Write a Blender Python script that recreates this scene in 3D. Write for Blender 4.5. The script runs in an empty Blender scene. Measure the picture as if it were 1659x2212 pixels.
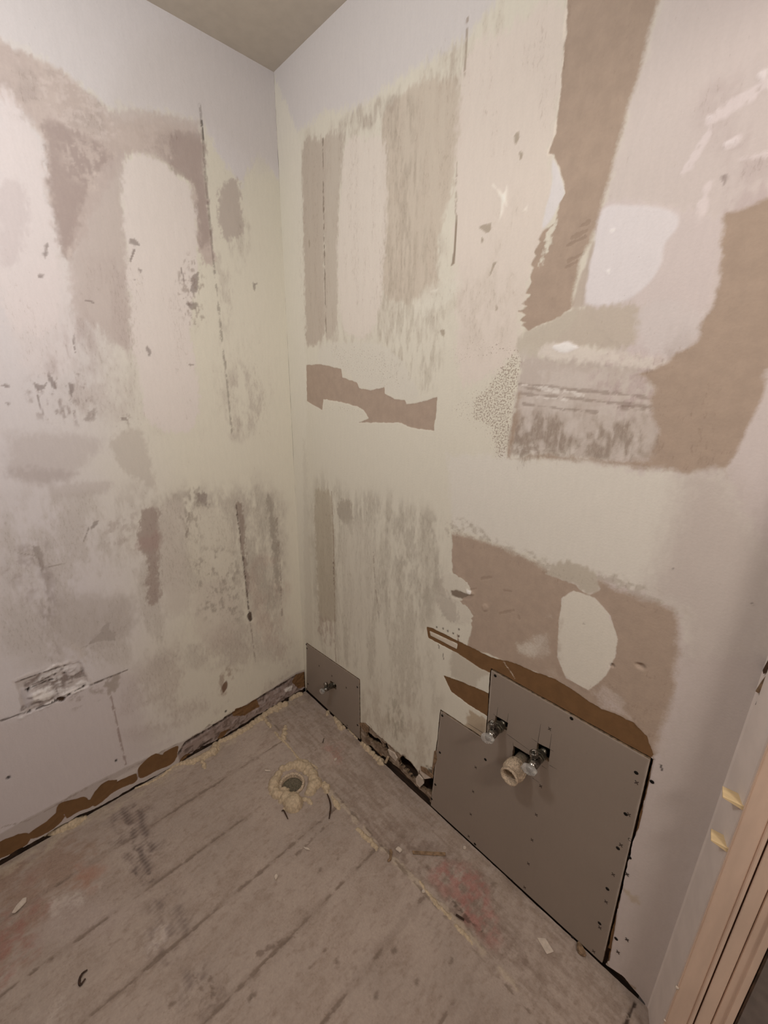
import bpy, bmesh, math, random
import numpy as np
from mathutils import Vector, Matrix, Euler

# ------------------------------------------------------------------ camera, world, lights, exposure
SC = bpy.context.scene
COL = SC.collection
H = 2.44                      # ceiling height; the room corner is the z axis, left wall x=0, right wall y=0

cam = bpy.data.cameras.new('camera')
cam.sensor_fit = 'HORIZONTAL'
cam.sensor_width = 36.0
cam.lens = 896.4646 * 36.0 / 1659.0
cam.clip_start = 0.02
camo = bpy.data.objects.new('camera', cam)
camo.location = (1.495343, -0.920531, 1.485313)
camo.rotation_euler = (1.2663025, -0.0144824, 0.8052030)
COL.objects.link(camo)
SC.camera = camo

world = bpy.data.worlds.new('world')
SC.world = world
world.use_nodes = True
world.node_tree.nodes['Background'].inputs[0].default_value = (1.0, 0.95, 0.9, 1)
world.node_tree.nodes['Background'].inputs[1].default_value = 0.05

SC.view_settings.view_transform = 'Standard'
SC.view_settings.look = 'None'
SC.view_settings.gamma = 1.0
SC.view_settings.use_curve_mapping = False
SC.view_settings.exposure = 0.0
SC.cycles.max_bounces = 10
SC.cycles.diffuse_bounces = 8

def point_lamp(name, loc, power, color, radius):
    l = bpy.data.lights.new(name, 'POINT')
    l.energy = power; l.color = color; l.shadow_soft_size = radius
    o = bpy.data.objects.new(name, l); o.location = loc
    COL.objects.link(o)
    return o
point_lamp('ceiling_lamp', (0.78, -1.04, 2.16), 18.5, (1.0, 0.985, 0.965), 0.07)
point_lamp('hallway_lamp', (2.30, -0.75, 2.15), 31.0, (1.0, 0.90, 0.80), 0.12)

# ------------------------------------------------------------------ colour and noise helpers
def lin(c):
    c = np.asarray(c, float) / 255.0
    return np.where(c <= .04045, c / 12.92, ((c + .055) / 1.055) ** 2.4)

def hsh(ix, iy, seed):
    n = (ix.astype(np.int64) * 374761393 + iy.astype(np.int64) * 668265263 + seed * 982451653) & 0x7fffffff
    n = ((n ^ (n >> 13)) * 1274126177) & 0x7fffffff
    n = (n ^ (n >> 16)) & 0xffff
    return n / 65535.0

def vnoise(u, v, seed):
    iu = np.floor(u); iv = np.floor(v)
    fu = u - iu; fv = v - iv
    fu = fu * fu * (3 - 2 * fu); fv = fv * fv * (3 - 2 * fv)
    a = hsh(iu, iv, seed); b = hsh(iu + 1, iv, seed)
    c = hsh(iu, iv + 1, seed); d = hsh(iu + 1, iv + 1, seed)
    return (a * (1 - fu) + b * fu) * (1 - fv) + (c * (1 - fu) + d * fu) * fv

def fbm(u, v, su, sv, seed, octv=4):
    t = 0; amp = 1; tot = 0
    for k in range(octv):
        t = t + amp * vnoise(u / su * 2 ** k + 17.3 * k, v / sv * 2 ** k + 9.1 * k, seed + k * 31)
        tot += amp; amp *= .55
    return np.clip((t / tot - .5) * 1.9 + .5, 0, 1)

def sst(x, a, b):
    t = np.clip((x - a) / (b - a), 0, 1)
    return t * t * (3 - 2 * t)

def sdf_poly(u, v, pts):
    """signed distance, positive inside"""
    d2 = np.full(u.shape, 1e9); ins = np.zeros(u.shape, bool)
    n = len(pts)
    for i in range(n):
        ax, ay = pts[i]; bx, by = pts[(i + 1) % n]
        ex, ey = bx - ax, by - ay
        L = ex * ex + ey * ey + 1e-12
        wx, wy = u - ax, v - ay
        t = np.clip((wx * ex + wy * ey) / L, 0, 1)
        dx, dy = wx - t * ex, wy - t * ey
        d2 = np.minimum(d2, dx * dx + dy * dy)
        if ay != by:
            c = (ay > v) != (by > v)
            xi = ax + (v - ay) * ex / ey
            ins ^= c & (u < xi)
    d = np.sqrt(d2)
    return np.where(ins, d, -d)

def dist_line(u, v, pts):
    d2 = np.full(u.shape, 1e9)
    for i in range(len(pts) - 1):
        ax, ay = pts[i]; bx, by = pts[i + 1]
        ex, ey = bx - ax, by - ay
        L = ex * ex + ey * ey + 1e-12
        wx, wy = u - ax, v - ay
        t = np.clip((wx * ex + wy * ey) / L, 0, 1)
        dx, dy = wx - t * ex, wy - t * ey
        d2 = np.minimum(d2, dx * dx + dy * dy)
    return np.sqrt(d2)

def spline(pts, closed=True, sub=5):
    """Catmull-Rom through the points: hand-trowelled outlines are round"""
    n = len(pts); out = []
    for i in range(n if closed else n - 1):
        p = [pts[(i + k) % n] if closed else pts[min(max(i + k, 0), n - 1)] for k in (-1, 0, 1, 2)]
        for s in range(sub):
            t = s / sub
            out.append(tuple(.5 * (2 * p[1][j] + (p[2][j] - p[0][j]) * t + (2 * p[0][j] - 5 * p[1][j] + 4 * p[2][j] - p[3][j]) * t * t
                                   + (3 * p[1][j] - p[0][j] - 3 * p[2][j] + p[3][j]) * t ** 3) for j in (0, 1)))
    if not closed: out.append(tuple(pts[-1]))
    return out

# ------------------------------------------------------------------ object helpers
def tag(o, label=None, cat=None, group=None, kind=None):
    if label: o['label'] = label
    if cat: o['category'] = cat
    if group: o['group'] = group
    if kind: o['kind'] = kind
    return o

def link_mesh(name, me, parent=None, mats=()):
    o = bpy.data.objects.new(name, me)
    for m in mats: me.materials.append(m)
    COL.objects.link(o)
    if parent: o.parent = parent
    return o

def from_bm(name, bm, mat, parent=None, smooth=False):
    me = bpy.data.meshes.new(name)
    bmesh.ops.recalc_face_normals(bm, faces=bm.faces)
    bm.to_mesh(me); bm.free()
    if smooth:
        for p in me.polygons: p.use_smooth = True
    return link_mesh(name, me, parent, (mat,))

def empty(name, loc, label, cat, group=None):
    o = bpy.data.objects.new(name, None); o.location = loc; o.empty_display_size = .05
    COL.objects.link(o)
    return tag(o, label, cat, group)

# ------------------------------------------------------------------ materials
def new_mat(name):
    m = bpy.data.materials.new(name); m.use_nodes = True
    nt = m.node_tree
    b = nt.nodes['Principled BSDF']
    return m, nt, b

def N(nt, t, **kw):
    n = nt.nodes.new(t)
    for k, v in kw.items(): setattr(n, k, v)
    return n

def noise(nt, scale, detail=4, vec=None, rough=.55, sc3=None):
    n = N(nt, 'ShaderNodeTexNoise'); n.inputs['Scale'].default_value = scale
    n.inputs['Detail'].default_value = detail; n.inputs['Roughness'].default_value = rough
    if sc3 is not None:
        mp = N(nt, 'ShaderNodeMapping'); mp.inputs['Scale'].default_value = sc3
        nt.links.new(vec, mp.inputs['Vector']); vec = mp.outputs[0]
    if vec is not None: nt.links.new(vec, n.inputs['Vector'])
    return n.outputs['Fac']

def math_(nt, op, a, b=None, c=None):
    n = N(nt, 'ShaderNodeMath', operation=op)
    for i, x in enumerate((a, b, c)):
        if x is None: continue
        if isinstance(x, (int, float)): n.inputs[i].default_value = x
        else: nt.links.new(x, n.inputs[i])
    return n.outputs[0]

def maprange(nt, x, a, b, c=0., d=1.):
    n = N(nt, 'ShaderNodeMapRange', interpolation_type='SMOOTHSTEP')
    nt.links.new(x, n.inputs[0])
    for i, q in zip((1, 2, 3, 4), (a, b, c, d)): n.inputs[i].default_value = q
    return n.outputs[0]

def mix(nt, f, a, b, blend='MIX'):
    n = N(nt, 'ShaderNodeMix', data_type='RGBA', blend_type=blend)
    for s, x in ((n.inputs[0], f), (n.inputs[6], a), (n.inputs[7], b)):
        if isinstance(x, (int, float)): s.default_value = x
        elif isinstance(x, tuple): s.default_value = x
        else: nt.links.new(x, s)
    return n.outputs[2]

def rgba(c):
    return tuple(float(x) for x in lin(c)) + (1.0,)

def surface_mat(name, paperc, kraftc, rough=.8, bump=.16, grain=.028):
    """painted base ('paint') with crisp torn-paper and kraft masks ('masks') broken up by fine noise"""
    m, nt, b = new_mat(name)
    co = N(nt, 'ShaderNodeTexCoord').outputs['Object']
    base = N(nt, 'ShaderNodeAttribute', attribute_name='paint').outputs['Color']
    msk = N(nt, 'ShaderNodeSeparateColor')
    nt.links.new(N(nt, 'ShaderNodeAttribute', attribute_name='masks').outputs['Color'], msk.inputs[0])
    n1 = noise(nt, 190, 3, co)
    n2 = noise(nt, 34, 4, co)
    n3 = noise(nt, 60, 3, co, sc3=(1.6, 1.6, .35))
    def crisp(s, amp, w):
        x = math_(nt, 'ADD', s, math_(nt, 'MULTIPLY', math_(nt, 'SUBTRACT', n1, .5), amp * .45))
        x = math_(nt, 'ADD', x, math_(nt, 'MULTIPLY', math_(nt, 'SUBTRACT', n2, .5), amp * .25))
        return maprange(nt, x, .5 - w, .5 + w)
    pv = mix(nt, maprange(nt, n2, .3, .7), rgba(paperc), rgba([x * .96 for x in paperc]))
    c = mix(nt, crisp(msk.outputs[0], .5, .15), base, pv)
    kv = mix(nt, maprange(nt, n2, .3, .7), rgba(kraftc), rgba([x * .93 for x in kraftc]))
    c = mix(nt, crisp(msk.outputs[1], .25, .10), c, kv)
    # fine dry scraping (blue) and stipple (alpha): the masks drive the density
    sa = N(nt, 'ShaderNodeAttribute', attribute_name='masks').outputs['Alpha']
    sc = noise(nt, 130, 8, co, rough=.72, sc3=(1.2, 1.2, .45))
    t = maprange(nt, math_(nt, 'ADD', sc, math_(nt, 'MULTIPLY', msk.outputs[2], .20)), .60, .74)
    c = mix(nt, math_(nt, 'MULTIPLY', t, .55), c, mix(nt, 1.0, c, (.76, .735, .71, 1), 'MULTIPLY'))
    sp = noise(nt, 230, 2, co, rough=.6)
    spk = maprange(nt, math_(nt, 'ADD', sp, math_(nt, 'MULTIPLY', sa, .26)), .72, .86)
    c = mix(nt, math_(nt, 'MULTIPLY', spk, .75), c, rgba([x * .88 for x in paperc]))
    g = maprange(nt, math_(nt, 'ADD', math_(nt, 'MULTIPLY', n1, .5), math_(nt, 'MULTIPLY', n3, .5)), .25, .75, 1 - grain, 1 + grain)
    gc = N(nt, 'ShaderNodeCombineColor')
    for i in range(3): nt.links.new(g, gc.inputs[i])
    c = mix(nt, 1.0, c, gc.outputs[0], 'MULTIPLY')
    nt.links.new(c, b.inputs['Base Color'])
    b.inputs['Roughness'].default_value = rough
    b.inputs['Specular IOR Level'].default_value = .25
    bp = N(nt, 'ShaderNodeBump'); bp.inputs['Strength'].default_value = bump; bp.inputs['Distance'].default_value = .002
    nt.links.new(n1, bp.inputs['Height']); nt.links.new(bp.outputs[0], b.inputs['Normal'])
    return m

def plain_mat(name, col, rough=.6, metal=0., var=.12, scale=60, bump=.2, dist=.001, spec=.4, col2=None, sc3=(1, 1, 1), thr=(.3, .7)):
    m, nt, b = new_mat(name)
    co = N(nt, 'ShaderNodeTexCoord').outputs['Object']
    n = noise(nt, scale, 5, co, sc3=sc3)
    c2 = col2 or [x * (1 - var) for x in col]
    nt.links.new(mix(nt, maprange(nt, n, *thr), rgba(col), rgba(c2)), b.inputs['Base Color'])
    b.inputs['Roughness'].default_value = rough; b.inputs['Metallic'].default_value = metal
    b.inputs['Specular IOR Level'].default_value = spec
    if bump:
        bp = N(nt, 'ShaderNodeBump'); bp.inputs['Strength'].default_value = bump; bp.inputs['Distance'].default_value = dist
        nt.links.new(n, bp.inputs['Height']); nt.links.new(bp.outputs[0], b.inputs['Normal'])
    return m

PAPER = (178, 161, 147); KRAFT = (122, 92, 62)
M_wall = surface_mat('scraped_plaster', PAPER, KRAFT)
M_floor = surface_mat('dusty_subfloor', (118, 100, 88), (96, 70, 56), rough=.9, bump=.5, grain=.09)
M_panel = surface_mat('grey_board_paper', PAPER, KRAFT, rough=.75, bump=.06, grain=.02)
M_core = plain_mat('gypsum_edge', (150, 128, 104), .9, var=.45, scale=90, bump=.5)
M_ceil = plain_mat('ceiling_paint', (198, 190, 178), .9, var=.03, scale=30, bump=.1)
M_plainwall = plain_mat('wall_paint', (206, 197, 190), .85, var=.05, scale=12, bump=.1)
M_return = plain_mat('return_paint', (226, 216, 211), .8, var=.04, scale=14, bump=.1)
M_cavity = plain_mat('wall_cavity', (40, 30, 24), .95, var=.4, scale=20)
M_oldwood = plain_mat('old_dark_wood', (82, 62, 48), .9, var=.45, scale=40, bump=.6, dist=.002, sc3=(.15, 1, 1))
M_foam = plain_mat('foam', (198, 180, 154), .75, var=.14, scale=120, bump=.4, dist=.002)
M_chrome = plain_mat('dull_chrome', (176, 172, 166), .22, 1.0, var=.5, scale=70, bump=.08)
M_brass = plain_mat('tarnished_nut', (128, 124, 112), .38, .9, var=.4, scale=60, bump=.1)
M_pvc = plain_mat('dusty_pvc', (196, 178, 156), .7, var=.22, scale=240, bump=.35, dist=.0006, thr=(.42, .62))
M_black = plain_mat('black_metal', (22, 20, 19), .5, .4, var=.3, scale=80, bump=0)
M_dark = plain_mat('dark_inside', (26, 22, 18), .9, var=.3, scale=80, bump=0)
M_ink = plain_mat('grey_ink', (86, 74, 68), .9, var=.25, scale=300, bump=0)
M_pencil = plain_mat('pencil_line', (92, 84, 78), .9, var=.3, scale=300, bump=0)
M_jamb = plain_mat('painted_jamb', (222, 198, 180), .55, var=.07, scale=24, bump=.1, sc3=(1, 1, .2))
M_shim = plain_mat('pine_shim', (232, 208, 164), .7, var=.12, scale=80, bump=.15, sc3=(.2, 1, 1))
M_splinter = plain_mat('wood_splinter', (150, 124, 98), .85, var=.3, scale=90, bump=.3)
M_rust = plain_mat('rusty_nail', (78, 58, 48), .75, .3, var=.35, scale=120, bump=.2)
M_chip = plain_mat('plaster_chip', (206, 194, 182), .9, var=.1, scale=90, bump=.3)
M_plug = plain_mat('grey_plug', (112, 104, 88), .8, var=.3, scale=160, bump=.2)
M_hallfloor = plain_mat('hall_floor', (120, 112, 108), .7, var=.12, scale=25, bump=.1)
mclear, ntc, bc = new_mat('clear_acrylic')
bc.inputs['Base Color'].default_value = (.86, .86, .84, 1); bc.inputs['Roughness'].default_value = .12
bc.inputs['Transmission Weight'].default_value = .75; bc.inputs['IOR'].default_value = 1.48
nz = noise(ntc, 60, 2, N(ntc, 'ShaderNodeTexCoord').outputs['Object'])
ntc.links.new(maprange(ntc, nz, .3, .7, .08, .3), bc.inputs['Roughness'])
M_clear = mclear

# ------------------------------------------------------------------ painted relief surfaces
class Surf:
    """a regular grid over (u, v) carrying paint, masks, relief, cut-outs and part labels"""
    def __init__(s, u0, u1, v0, v1, step):
        s.nu = int(round((u1 - u0) / step)) + 1; s.nv = int(round((v1 - v0) / step)) + 1
        s.u = np.linspace(u0, u1, s.nu); s.v = np.linspace(v0, v1, s.nv)
        s.step = step
        s.U, s.V = np.meshgrid(s.u, s.v, indexing='ij')
        s.col = np.zeros((s.nu, s.nv, 3)); s.m = np.zeros((s.nu, s.nv, 4)); s.h = np.zeros((s.nu, s.nv))
        s.cut = np.full((s.nu, s.nv), -1.0)             # positive = removed
        s.lab = np.zeros((s.nu, s.nv), int); s.names = [None]; s.masked = []
        s.seed = 11
    def win(s, pts, pad):
        p = np.array(pts); a = p.min(0) - pad; b = p.max(0) + pad
        i0, i1 = np.searchsorted(s.u, [a[0], b[0]]); j0, j1 = np.searchsorted(s.v, [a[1], b[1]])
        return slice(max(i0, 0), max(i1, i0 + 1)), slice(max(j0, 0), max(j1, j0 + 1))
    def fill(s, c): s.col[:] = lin(c)
    def sd(s, pts, rough, rs, w, au=1., av=1.):
        s.seed += 7
        U, V = s.U[w], s.V[w]
        d = sdf_poly(U, V, pts)
        if rough: d = d + rough * (fbm(U, V, rs * au, rs * av, s.seed) - .5) * 2
        return d
    def part(s, name, w, m, label=None):
        s.names.append((name, label)); s.lab[w][m] = len(s.names) - 1
    def poly(s, pts, c, op=1., soft=.006, rough=.006, rs=.03, au=1., av=1., brk=0., bs=.012, bau=1., bav=1., h=0., part=None, curve=True, label=None):
        rough *= .55
        """c blended over the polygon; brk 0..1 = how much noise eats holes into it"""
        if curve: pts = spline(pts)
        w = s.win(pts, soft + rough + .01)
        d = s.sd(pts, rough, rs, w, au, av)
        if soft > .004: d = d + min(soft, .009) * .9 * (fbm(s.U[w], s.V[w], .0065, .012, s.seed + 8, 3) - .5) * 2
        m = sst(d, -soft, soft)
        if part: s.part(part, w, d > 0, label)
        if brk:
            n = fbm(s.U[w], s.V[w], bs * bau, bs * bav, s.seed + 3)
            e = m * (1 + .5) - brk * n * 1.5
            m = m * sst(e, .0, .5)
        m = m * op
        s.col[w] = s.col[w] * (1 - m[..., None]) + lin(c) * m[..., None]
        if h: s.h[w] += h * m
    def mask(s, k, pts, width=.008, rough=.004, rs=.02, amt=1., h=0., part=None, curve=False, erase=False, au=1., av=1., label=None):
        """k 0 bare paper, 1 kraft, 2 scraping, 3 stipple: a signed-distance ramp that the material sharpens"""
        rough *= .45
        if curve: pts = spline(pts)
        w = s.win(pts, width + rough + .01)
        d = s.sd(pts, rough, rs, w, au, av)
        r = np.clip(.5 + d / (2 * width), 0, 1) * amt
        if erase:
            s.m[w][..., k] = np.minimum(s.m[w][..., k], 1 - r)
            s.lab[w][(r > .5) & np.isin(s.lab[w], s.masked)] = 0
        else: s.m[w][..., k] = np.maximum(s.m[w][..., k], r)
        if h: s.h[w] += h * sst(d, -.002, .002)
        if part:
            s.part(part, w, d > 0, label); s.masked.append(len(s.names) - 1)
    def mottle(s, pts, c, op=.6, su=.02, sv=.02, thr=(.5, .62), soft=.03, rough=.02, h=0., curve=True, scrape=.55):
        """soft patchy tone plus density for the material's fine dry scraping"""
        if curve: pts = spline(pts)
        w = s.win(pts, soft + rough + .01)
        d = s.sd(pts, rough, .06, w)
        m = sst(d, -soft, soft)
        n = .72 * fbm(s.U[w], s.V[w], su, sv, s.seed + 5, 5) + .28 * fbm(s.U[w], s.V[w], .006, .018, s.seed + 6, 3)
        f = m * sst(n, thr[0] - .10, thr[1] + .12)
        m = f * op * .62
        s.col[w] = s.col[w] * (1 - m[..., None]) + lin(c) * m[..., None]
        if sum(c) < 540: s.m[w][..., 2] = np.maximum(s.m[w][..., 2], f * scrape)
        if h: s.h[w] += h * m
    def line(s, pts, c, width=.003, op=.8, brk=.3, rough=.002, h=0., bs=.01):
        w = s.win(pts, width + rough + .01)
        s.seed += 7
        U, V = s.U[w], s.V[w]
        d = dist_line(U, V, pts) + rough * (fbm(U, V, .02, .02, s.seed) - .5) * 2
        m = 1 - sst(d, width * .4, width)
        if brk: m = m * sst(fbm(U, V, bs, bs, s.seed + 1), brk - .1, brk + .15)
        m = m * op
        s.col[w] = s.col[w] * (1 - m[..., None]) + lin(c) * m[..., None]
        if h: s.h[w] += h * m
    def score(s, pts, width=.004, amt=2.2, rough=.002, h=-.0005):
        """a scratch that shows on bare paper too"""
        w = s.win(pts, width + rough + .01)
        s.seed += 7
        d = dist_line(s.U[w], s.V[w], pts) + rough * (fbm(s.U[w], s.V[w], .02, .02, s.seed) - .5) * 2
        m = 1 - sst(d, width * .3, width)
        s.m[w][..., 2] = np.maximum(s.m[w][..., 2], m * amt)
        s.h[w] += h * m
    def remove(s, pts, rough=0., rs=.02, curve=False, grow=0.):
        if curve: pts = spline(pts)
        w = s.win(pts, .05)
        d = s.sd(pts, rough, rs, w) + grow
        s.cut[w] = np.maximum(s.cut[w], d)
    def keep_only(s, pts):
        s.cut = np.maximum(s.cut, -sdf_poly(s.U, s.V, pts))
    def build(s, name, mp, mats, thick=.0127, parent=None, kind='structure', flip=False, gain=(1.10, 1.18, 1.30)):
        nu, nv = s.nu, s.nv
        U, V, c = s.U.copy(), s.V.copy(), s.cut
        inside = c > 0
        has_cut = inside.any()
        keep = ~(inside[:-1, :-1] & inside[1:, :-1] & inside[1:, 1:] & inside[:-1, 1:])
        if has_cut:
            cc = (c[:-1, :-1] + c[1:, :-1] + c[1:, 1:] + c[:-1, 1:]) / 4
            keep = cc <= 0
            gu, gv = np.gradient(c, s.step)
            g2 = gu * gu + gv * gv + 1e-6
            k = np.zeros((nu, nv)); t = np.zeros((nu, nv))
            for a in (0, 1):
                for b in (0, 1):
                    k[a:nu - 1 + a, b:nv - 1 + b] += keep; t[a:nu - 1 + a, b:nv - 1 + b] += 1
            bnd = (k > 0) & (k < t)
            mv = np.where(bnd & (np.abs(c) < 1.5 * s.step), -c, 0)
            du = np.clip(mv * gu / g2, -.9 * s.step, .9 * s.step); dv = np.clip(mv * gv / g2, -.9 * s.step, .9 * s.step)
            U = U + du; V = V + dv
        P = mp(U, V, s.h).reshape(-1, 3)
        idx = np.arange(nu * nv).reshape(nu, nv)
        quad = np.stack([idx[:-1, :-1], idx[1:, :-1], idx[1:, 1:], idx[:-1, 1:]], -1)
        if flip: quad = quad[..., ::-1]
        flab = s.lab[:-1, :-1]
        col = np.clip(s.col.reshape(-1, 3) * np.array(gain), 0, .86); msk = s.m.reshape(-1, 4)
        root = None
        for li in range(len(s.names)):
            sel = keep & (flab == li)
            if not sel.any(): continue
            f = quad[sel].reshape(-1, 4)
            mi = np.zeros(len(f), np.int32)
            vs, inv = np.unique(f, return_inverse=True)
            inv = inv.reshape(-1, 4)
            pts, cs, ms = P[vs], col[vs], msk[vs]
            if has_cut and li == 0:
                # board edges: the cut face runs back through the board's thickness
                kp = np.pad(keep, 1, constant_values=True)
                E = []
                a = keep[:-1, :] & ~keep[1:, :]; b = ~keep[:-1, :] & keep[1:, :]
                for q in (a, b):
                    ii, jj = np.nonzero(q); E.append(np.stack([idx[ii + 1, jj], idx[ii + 1, jj + 1]], 1))
                a = keep[:, :-1] & ~keep[:, 1:]; b = ~keep[:, :-1] & keep[:, 1:]
                for q in (a, b):
                    ii, jj = np.nonzero(q); E.append(np.stack([idx[ii, jj + 1], idx[ii + 1, jj + 1]], 1))
                if not kind == 'structure' :
                    for q in (np.stack([idx[0, :-1], idx[0, 1:]], 1), np.stack([idx[-1, :-1], idx[-1, 1:]], 1),
                              np.stack([idx[:-1, 0], idx[1:, 0]], 1), np.stack([idx[:-1, -1], idx[1:, -1]], 1)): pass
                E = np.concatenate(E)
                if len(E):
                    ev, einv = np.unique(E, return_inverse=True); einv = einv.reshape(-1, 2)
                    B = mp(U, V, s.h - thick).reshape(-1, 3)[ev]
                    F0 = P[ev]
                    n0 = len(pts); ne = len(ev)
                    pts = np.concatenate([pts, F0, B]); cs = np.concatenate([cs, col[ev], col[ev]]); ms = np.concatenate([ms, msk[ev], msk[ev]])
                    ef = np.stack([einv[:, 0] + n0, einv[:, 1] + n0, einv[:, 1] + n0 + ne, einv[:, 0] + n0 + ne], 1)
                    inv = np.concatenate([inv, ef]); mi = np.concatenate([mi, np.ones(len(ef), np.int32)])
            nm, lb = (name, None) if li == 0 else s.names[li]
            me = bpy.data.meshes.new(nm)
            me.vertices.add(len(pts)); me.vertices.foreach_set('co', pts.astype(np.float32).ravel())
            me.loops.add(inv.size); me.loops.foreach_set('vertex_index', inv.astype(np.int32).ravel())
            me.polygons.add(len(inv)); me.polygons.foreach_set('loop_start', np.arange(0, inv.size, 4, dtype=np.int32))
            me.polygons.foreach_set('material_index', mi)
            me.polygons.foreach_set('use_smooth', np.ones(len(inv), bool))
            me.update(calc_edges=True)
            for an, arr in (('paint', np.concatenate([cs, np.ones((len(cs), 1))], 1)), ('masks', ms)):
                at = me.attributes.new(an, 'FLOAT_COLOR', 'POINT')
                at.data.foreach_set('color', arr.astype(np.float32).ravel())
            o = link_mesh(nm, me, None, mats)
            if li == 0:
                root = o
                if parent: o.parent = parent
                elif kind: o['kind'] = kind
            else:
                o.parent = root
                if lb: o['label'] = lb
        return root

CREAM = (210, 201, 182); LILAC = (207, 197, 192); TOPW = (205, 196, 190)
MOT = (176, 163, 149); MOTD = (162, 147, 134); LIGHT = (216, 206, 196); CHIP = (118, 102, 94); CRACK = (96, 82, 72)

# ------------------------------------------------------------------ left wall: scraped, partly skimmed drywall
def left_wall():
    S = Surf(0, 1.32, 0, H, .0036)
    U, V = S.U, S.V
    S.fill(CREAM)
    t = sst(U + .12 * (fbm(U, V, .3, .4, 3) - .5), .38, .86)[..., None]         # pinkish cast of the mixed light, painted into the base away from the corner
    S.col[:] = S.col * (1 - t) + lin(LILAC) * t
    S.h[:] = .0012 * (fbm(U, V, .16, .22, 5) - .5) + .0004 * (fbm(U, V, .02, .05, 6) - .5)
    # upper scraped field, vertical trowel streaks
    S.mottle([(0.8,1.759),(0.656,1.785),(0.485,1.816),(0.252,1.664),(0.106,1.769),(0.086,1.295),(0.291,1.292),(0.53,1.325),(0.727,1.377),(0.874,1.383)], MOT, .30, .05, .16, (.45, .7), .05)
    S.poly([(0.127,2.122),(-0.003,2.263),(-0.043,1.692),(-0.046,1.15),(-0.015,0.296),(0.045,0.142),(0.095,0.539),(0.074,1.165),(0.145,1.299),(0.15,1.674)], CREAM, .8, soft=.02)
    # dark old band under the clean top coat
    band = [(0.742,2.214),(0.71,2.216),(0.661,2.216),(0.602,2.206),(0.538,2.184),(0.501,2.161),(0.47,2.182),(0.382,2.198),(0.271,2.221),(0.259,2.195),(0.261,2.131),(0.262,2.023),(0.26,1.91),(0.259,1.857),(0.294,1.841),(0.305,1.901),(0.309,1.987),(0.312,2.052),(0.349,2.07),(0.396,2.082),(0.445,2.085),(0.484,2.058),(0.528,1.987),(0.563,1.935),(0.585,1.897),(0.617,1.836),(0.646,1.787),(0.662,1.782),(0.677,1.808),(0.676,1.866),(0.675,1.927),(0.67,1.987),(0.667,2.035),(0.688,2.072),(0.718,2.095),(0.733,2.1),(0.763,2.108)]
    S.poly(band, (182, 164, 153), .85, soft=.012, rough=.012, rs=.05, brk=.30, bs=.05, curve=True, h=-.0004)
    S.mottle(band, (196, 180, 168), .8, .03, .02, (.5, .62), .008)
    S.poly([(0.655,2.078),(0.603,2.09),(0.522,2.062),(0.531,2.023),(0.573,1.974),(0.607,1.892),(0.638,1.832),(0.66,1.789),(0.674,1.809),(0.677,1.876),(0.674,1.947),(0.666,2.017)], (160, 142, 133), .75, soft=.015, rough=.012, brk=.42, bs=.035, h=-.0005, part='bare_paper')
    S.poly([(0.339,2.168),(0.26,2.189),(0.261,2.084),(0.261,1.973),(0.26,1.91),(0.302,1.876),(0.303,1.963),(0.309,2.052),(0.355,2.066),(0.354,2.114)], (158, 140, 130), .7, soft=.010, rough=.010, brk=.35, bs=.03, h=-.0005, part='bare_paper')
    S.mottle([(0.441,2.119),(0.337,2.163),(0.355,2.066),(0.396,2.082),(0.446,2.083)], (160, 143, 134), .6, .025, .02, (.4, .6), .015)
    S.mottle([(0.712,2.207),(0.603,2.196),(0.501,2.159),(0.526,2.071),(0.604,2.084),(0.688,2.074),(0.734,2.098)], (160, 146, 137), .5, .045, .03, (.5, .68), .015)
    S.mottle([(0.609,2.054),(0.524,2.081),(0.537,1.984),(0.587,1.95),(0.622,1.981)], (206, 190, 177), .8, .012, .012, (.5, .6), .02)
    S.mottle([(0.663,2.207),(0.501,2.159),(0.517,2.094),(0.627,2.114),(0.674,2.151)], (206, 191, 180), .8, .014, .010, (.55, .62), .01, h=.0004)
    # grey strip and pale skimmed ovals
    S.poly([(0.567,1.976),(0.519,2.047),(0.484,2.073),(0.497,1.973),(0.519,1.81),(0.532,1.663),(0.554,1.559),(0.63,1.629),(0.666,1.637),(0.66,1.763),(0.629,1.855)], (184, 168, 158), .8, soft=.012, rough=.008, brk=.15, bs=.06)
    S.mottle([(0.656,1.785),(0.516,1.811),(0.535,1.56),(0.613,1.372),(0.723,1.402),(0.695,1.622)], (176, 159, 150), .6, .05, .09, (.35, .6), .03)
    S.poly([(0.483,2.051),(0.446,2.081),(0.392,2.081),(0.355,2.064),(0.315,2.047),(0.306,1.975),(0.308,1.874),(0.326,1.767),(0.357,1.654),(0.356,1.512),(0.366,1.376),(0.417,1.309),(0.52,1.35),(0.531,1.48),(0.536,1.586),(0.525,1.701),(0.52,1.81),(0.508,1.915),(0.5,1.994)], (214, 201, 191), .85, soft=.007, rough=.006, h=.0006, part='compound_patch')
    S.poly([(0.734,2.098),(0.692,2.075),(0.669,2.025),(0.68,1.925),(0.677,1.845),(0.687,1.736),(0.715,1.621),(0.769,1.593),(0.817,1.675)], (214, 201, 194), .8, soft=.012, rough=.008, h=.0004)
    S.poly([(0.768,1.921),(0.723,1.933),(0.726,1.864),(0.764,1.766),(0.8,1.759)], (196, 182, 176), .6, soft=.01)
    S.poly([(0.799,1.677),(0.666,1.783),(0.672,1.636),(0.705,1.503),(0.796,1.5)], (214, 200, 193), .4, soft=.02)
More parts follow.
